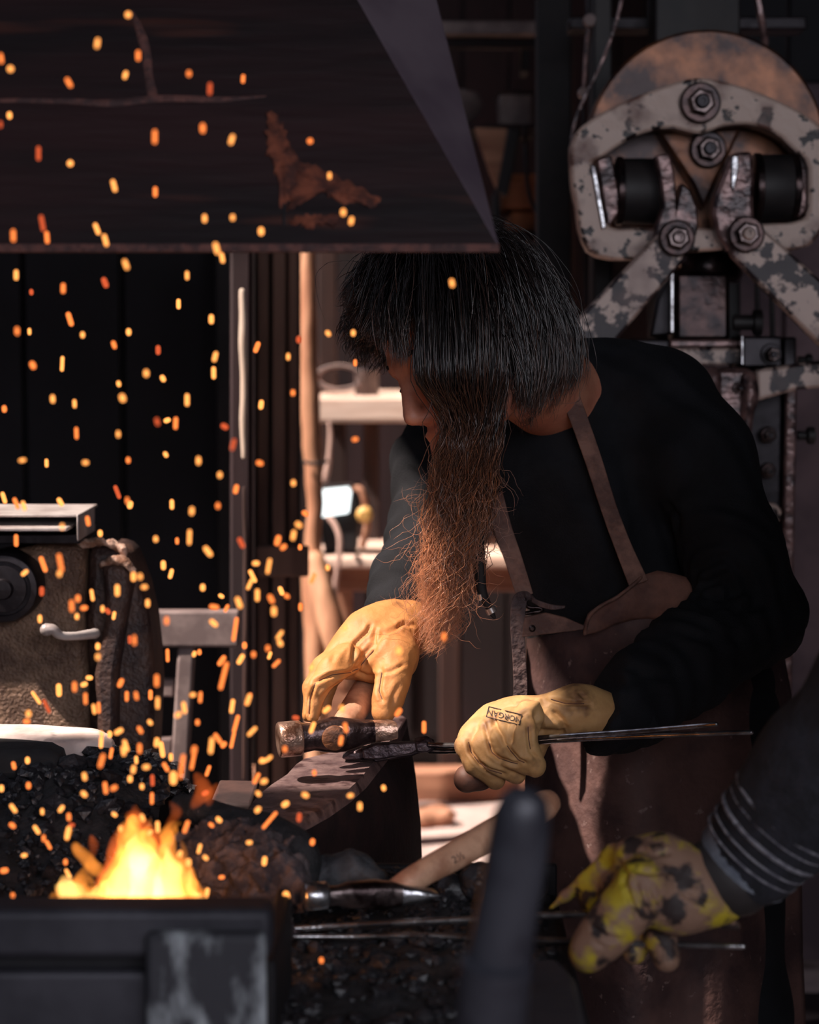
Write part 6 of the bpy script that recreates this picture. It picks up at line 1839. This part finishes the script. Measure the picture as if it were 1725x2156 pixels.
# ------------------------------------------------------------------ sparks
SP = """270 31 9 11 0;205 91 6 22 8;2 123 6 20 -8;22 145 9 12 0;145 174 6 20 -28;199 170 5 11 0;264 158 6 16 15;291 117 6 20 0;398 155 6 12 0;442 187 6 26 3;512 166 5 16 5;20 243 7 14 0;1 262 5 12 0;81 323 6 28 0;148 344 9 12 0;148 375 6 8 0
240 391 6 26 -14;327 404 6 20 0;326 288 6 28 0;427 270 7 18 0;488 294 6 22 18;653 297 8 13 20;694 370 5 13 0;728 382 5 10 0;723 447 7 16 0;740 465 6 16 12;431 460 6 18 0;490 458 6 10 0;550 487 8 16 0;89 470 6 34 -8;99 500 6 24 -5;28 496 6 24 0
204 482 6 24 -22;222 506 6 26 -14;456 523 7 24 -15;468 543 6 22 -10;265 557 6 20 -20;34 579 6 20 0;66 615 6 12 0;133 607 6 20 0;221 595 8 24 -20;394 580 5 18 0;458 598 5 10 0;376 640 6 20 0;766 577 5 10 0;952 596 6 16 -10;36 697 6 18 0;62 698 5 14 0;147 672 7 30 -16;174 705 6 14 0
271 699 7 14 0;240 726 6 18 -18;445 672 7 20 0;453 751 6 22 15;450 785 6 26 0;430 800 5 10 0;541 731 7 26 22;629 715 7 14 0;691 702 6 12 -35;744 701 6 12 0;748 764 5 14 0;607 751 5 14 0;69 769 8 18 -25;131 766 5 30 5;333 737 7 18 0;308 786 7 12 0;343 797 7 14 -25;250 808 6 14 -15;258 838 8 16 -18
394 842 6 24 0;111 840 6 18 0;157 850 5 16 0;9 861 7 12 0;617 827 6 12 0;550 852 7 18 8;617 860 5 8 0;331 888 6 16 -15;352 885 7 12 70;370 891 6 26 3;473 898 8 18 -62;491 936 6 24 15;161 912 5 24 0;249 914 5 12 0;349 957 6 14 -30;180 974 6 14 90;270 969 6 12 0;47 969 5 12 80;65 972 5 10 80;98 975 5 18 0
418 970 6 16 0;463 1000 6 10 0;547 975 7 16 -70;586 981 5 8 0;748 925 6 14 80;706 990 5 9 0;618 1017 6 11 0;497 1030 7 18 12;8 1048 6 24 -14;34 1060 6 26 -24;50 1065 6 20 -14;127 1057 7 20 -28;247 1036 6 30 -20;274 1063 8 18 15;268 1054 5 14 0;362 1062 6 20 0;404 1076 6 18 5;459 1065 6 14 0;185 1097 6 22 -10;211 1123 7 13 0
328 1135 6 12 0;373 1139 5 12 0;399 1131 5 30 3;438 1161 7 24 -35;508 1143 7 24 -25;538 1111 5 8 0;34 1138 6 24 0;131 1109 6 14 0;91 1188 7 32 -20;127 1185 6 36 -10;125 1208 6 10 0;34 1204 4 6 0;52 1206 6 16 50;88 1245 7 18 0;281 1214 7 20 0;295 1214 6 12 0;304 1236 6 10 80;247 1243 7 24 0;344 1190 7 20 0;349 1204 6 10 0;360 1208 6 20 15
427 1237 7 12 0;539 1186 7 16 90;532 1213 6 30 -25;542 1253 6 24 0;526 1230 5 26 25;466 1255 6 14 -60;502 1252 6 10 0;503 1269 7 22 -20;451 1278 7 18 -80;477 1281 5 18 25;164 1260 7 16 0;151 1276 6 26 0;177 1280 7 12 80;162 1298 6 12 0;84 1303 6 18 0;128 1312 5 12 0;227 1287 7 16 -40;240 1296 5 18 10;216 1282 5 14 0;194 1253 5 26 -8;311 1270 6 18 0
351 1307 6 16 0;450 1312 7 18 -50;495 1325 6 52 8;515 1359 7 14 0;534 1378 6 12 0;507 1388 7 26 30;467 1391 7 24 35;471 1423 6 60 14;420 1373 6 12 0;409 1377 6 14 20;353 1380 5 28 0;312 1375 5 8 0;273 1347 5 16 0;283 1348 5 20 0;206 1361 7 14 0;206 1383 6 12 0;188 1427 7 16 90;177 1441 7 16 70;157 1446 6 20 0;124 1453 8 26 0
76 1469 5 30 -35;98 1487 5 32 -25;254 1438 7 18 25;267 1466 5 22 0;287 1465 5 18 -10;317 1463 6 20 0;330 1433 6 24 0;332 1480 5 24 0;406 1463 6 14 80;412 1455 5 12 70;422 1468 5 26 5;489 1487 6 30 8;523 1472 6 30 25;388 1490 6 26 -8;375 1505 7 14 50;360 1490 5 12 0;416 1521 6 11 0;401 1534 5 12 0;497 1524 6 38 15;490 1558 5 36 12
198 1493 5 20 -8;208 1490 5 24 0;180 1471 5 26 0;60 1503 7 14 0;56 1519 7 13 90;151 1515 5 9 0;316 1521 6 12 -40;271 1533 6 9 0;295 1537 6 18 -30;250 1540 7 18 60;231 1546 7 13 0;214 1545 6 12 -30;213 1563 6 24 5;265 1570 6 26 -18;260 1581 6 22 -8;294 1576 6 20 0;330 1563 7 18 8;341 1578 7 34 -8;360 1594 6 16 0;383 1614 6 50 8;406 1604 5 36 12
409 1580 7 20 10;445 1570 6 34 6;459 1555 6 26 -35;471 1568 7 16 40;531 1540 5 26 45;214 1602 6 30 16;234 1586 5 26 12;287 1600 5 16 0;281 1620 6 18 8;308 1615 7 12 80;349 1615 6 22 -30;394 1630 6 10 0;365 1638 10 28 0;438 1623 5 26 20;274 1640 7 14 0;222 1659 6 26 -8;240 1659 7 12 60;321 1643 6 24 0;299 1656 6 14 0;178 1635 6 16 -10;177 1672 7 14 -40
60 1654 7 12 0;58 1601 7 12 0;10 1611 6 10 90;29 1612 6 16 -12;553 1602 7 14 70;540 1639 6 26 28;432 1670 7 13 60;3 1660 7 14 0;643 1081 7 14 -60;629 1105 7 14 -50;618 1127 6 22 10;585 1138 8 20 15;597 1152 7 13 50;632 1152 6 11 0;566 1192 5 30 10;659 1218 6 26 25;690 1195 6 11 0;592 1244 7 18 -20;604 1255 6 11 -50;571 1261 7 18 -25;577 1287 7 20 0;633 1278 6 18 0
727 1322 6 13 0;690 1300 5 8 0;589 1337 5 20 35;590 1354 7 15 -25;564 1365 6 11 0;568 1380 5 16 20;582 1397 5 20 45;656 1405 6 14 15;667 1401 5 12 60;840 1370 8 16 0;935 1340 6 16 0;523 1473 6 26 18;623 1511 7 16 -80;688 1494 7 18 50;720 1492 7 14 0;839 1500 7 18 35;893 1531 6 24 0;728 1532 6 20 -12;718 1559 6 22 10;658 1532 6 24 20
600 1577 6 12 0;554 1601 7 12 -60;566 1597 5 18 50;540 1640 5 18 30;556 1645 7 14 70;662 1627 6 11 0;595 1653 5 10 0;544 1671 6 13 -40;643 1674 7 15 -60;560 1693 5 9 0;601 1693 8 17 55;543 1705 7 16 40;552 1713 5 10 40;568 1727 5 46 40;630 1721 7 18 5;738 1675 6 12 80;808 1659 6 14 -12;758 1698 6 16 0;759 1722 5 12 90;658 1773 7 15 10
525 1774 6 14 90;557 1813 7 18 8;603 1887 10 20 -8;28 1702 6 22 -35;26 1738 7 15 -50;77 1747 6 22 -30;51 1801 6 13 80;92 1765 5 13 0;102 1779 5 20 -30;93 1790 5 11 80;131 1735 5 10 0;151 1737 6 12 90;143 1754 7 28 12;145 1720 6 18 0;177 1728 5 10 0;129 1703 6 18 35;89 1709 5 14 0;220 1761 5 10 0;241 1715 6 14 -50;256 1700 5 11 0;254 1745 6 14 0
300 1722 6 16 -20;316 1753 6 14 40;332 1741 6 24 0;230 1821 5 11 0;245 1828 5 10 70;143 1839 5 22 -25;138 1815 6 13 0;27 1886 6 12 0;379 1798 7 14 20;397 1816 8 16 0;433 1806 6 13 -50;420 1787 5 20 15;436 1880 6 20 10;467 1847 6 14 80;471 1899 5 12 80;473 1766 5 9 0;497 1761 5 10 0;461 1726 7 15 -40;445 1737 6 12 -50;392 1741 6 30 20;320 1681 5 24 0;9 1833 8 14 80;677 2022 6 12 0;681 2032 5 9 0"""
sp = []
for row in SP.replace('\n', ';').split(';'):
    if row.strip():
        sp.append([float(q) for q in row.split()])
sp.sort(key=lambda q: -q[2] * q[3])
sp = sp[:300]
rs_ = random.Random(3)
proto = {}
def spark_mesh(el):
    """unit grain: radius 1, straight part el long along z"""
    if el in proto:
        return proto[el]
    vs_, fs_ = [], []
    n = 8
    prof = [(0.15, -1.0 - el), (0.75, -0.7 - el), (1.0, -el), (1.0, el), (0.75, 0.7 + el), (0.15, 1.0 + el)]
    for r, z in prof:
        for k in range(n):
            a = 2 * math.pi * k / n
            vs_.append((r * math.cos(a), r * math.sin(a), z))
    for i in range(len(prof) - 1):
        for k in range(n):
            k2 = (k + 1) % n
            fs_.append((i * n + k, i * n + k2, (i + 1) * n + k2, (i + 1) * n + k))
    fs_.append(tuple(range(n))); fs_.append(tuple((len(prof) - 1) * n + k for k in range(n)))
    res = {}
    for mt in ('spark_hot', 'spark_mid', 'spark_dim'):
        me = bpy.data.meshes.new('spark')
        me.from_pydata(vs_, [], fs_)
        me.materials.append(MAT[mt])
        res[mt] = me
    proto[el] = res
    return res
SPARKS = []
for (px_, py_, rp_, lp_, an_) in sp:
    d_ = rs_.uniform(1.45, 1.66) if py_ < 560 else rs_.uniform(1.52, 1.88)
    if py_ > 1690: d_ = rs_.uniform(1.62, 1.74)
    rp_ *= 0.72
    half = max(0.0, lp_ * 0.5 - rp_ * 0.9)
    el = round(half / rp_ * 2) / 2
    dim = rs_.random()
    mt = 'spark_hot' if (dim < 0.55 or rp_ > 6) else ('spark_mid' if dim < 0.9 else 'spark_dim')
    if lp_ > 34: mt = 'spark_mid'
    o = bpy.data.objects.new('spark', spark_mesh(el)[mt])
    COL.objects.link(o)
    s_ = rp_ / FPX * d_
    o.location = P(px_, py_, d_)
    o.scale = (s_, s_, s_)
    o.rotation_euler = (rs_.uniform(-0.2, 0.2), math.radians(an_), 0)
    o['label'] = 'glowing orange spark flying up from the forge fire'
    o['category'] = 'spark'
    o['group'] = 'sparks flying up from the fire'
    SPARKS.append(o)

# ------------------------------------------------------------------ put every origin at the base of its thing
bpy.context.view_layer.update()
def own_co(o):
    n = len(o.data.vertices)
    a = np.empty(n * 3, dtype=np.float32)
    o.data.vertices.foreach_get('co', a)
    return a.reshape(-1, 3)
def tree(o):
    out = [o]
    for c in o.children:
        out += tree(c)
    return out
for o in list(COL.objects):
    if o.parent is not None or o in SPARKS or o.type not in ('MESH', 'EMPTY'):
        continue
    t = [q for q in tree(o) if q.type == 'MESH']
    cos = [own_co(q) for q in t]
    allc = np.concatenate(cos)
    lo_, hi_ = allc.min(0), allc.max(0)
    org = np.array([(lo_[0] + hi_[0]) / 2, (lo_[1] + hi_[1]) / 2, lo_[2]], dtype=np.float32)
    for q, c in zip(t, cos):
        q.data.vertices.foreach_set('co', (c - org).ravel())
        q.data.update()
    o.location = tuple(float(k) for k in org)
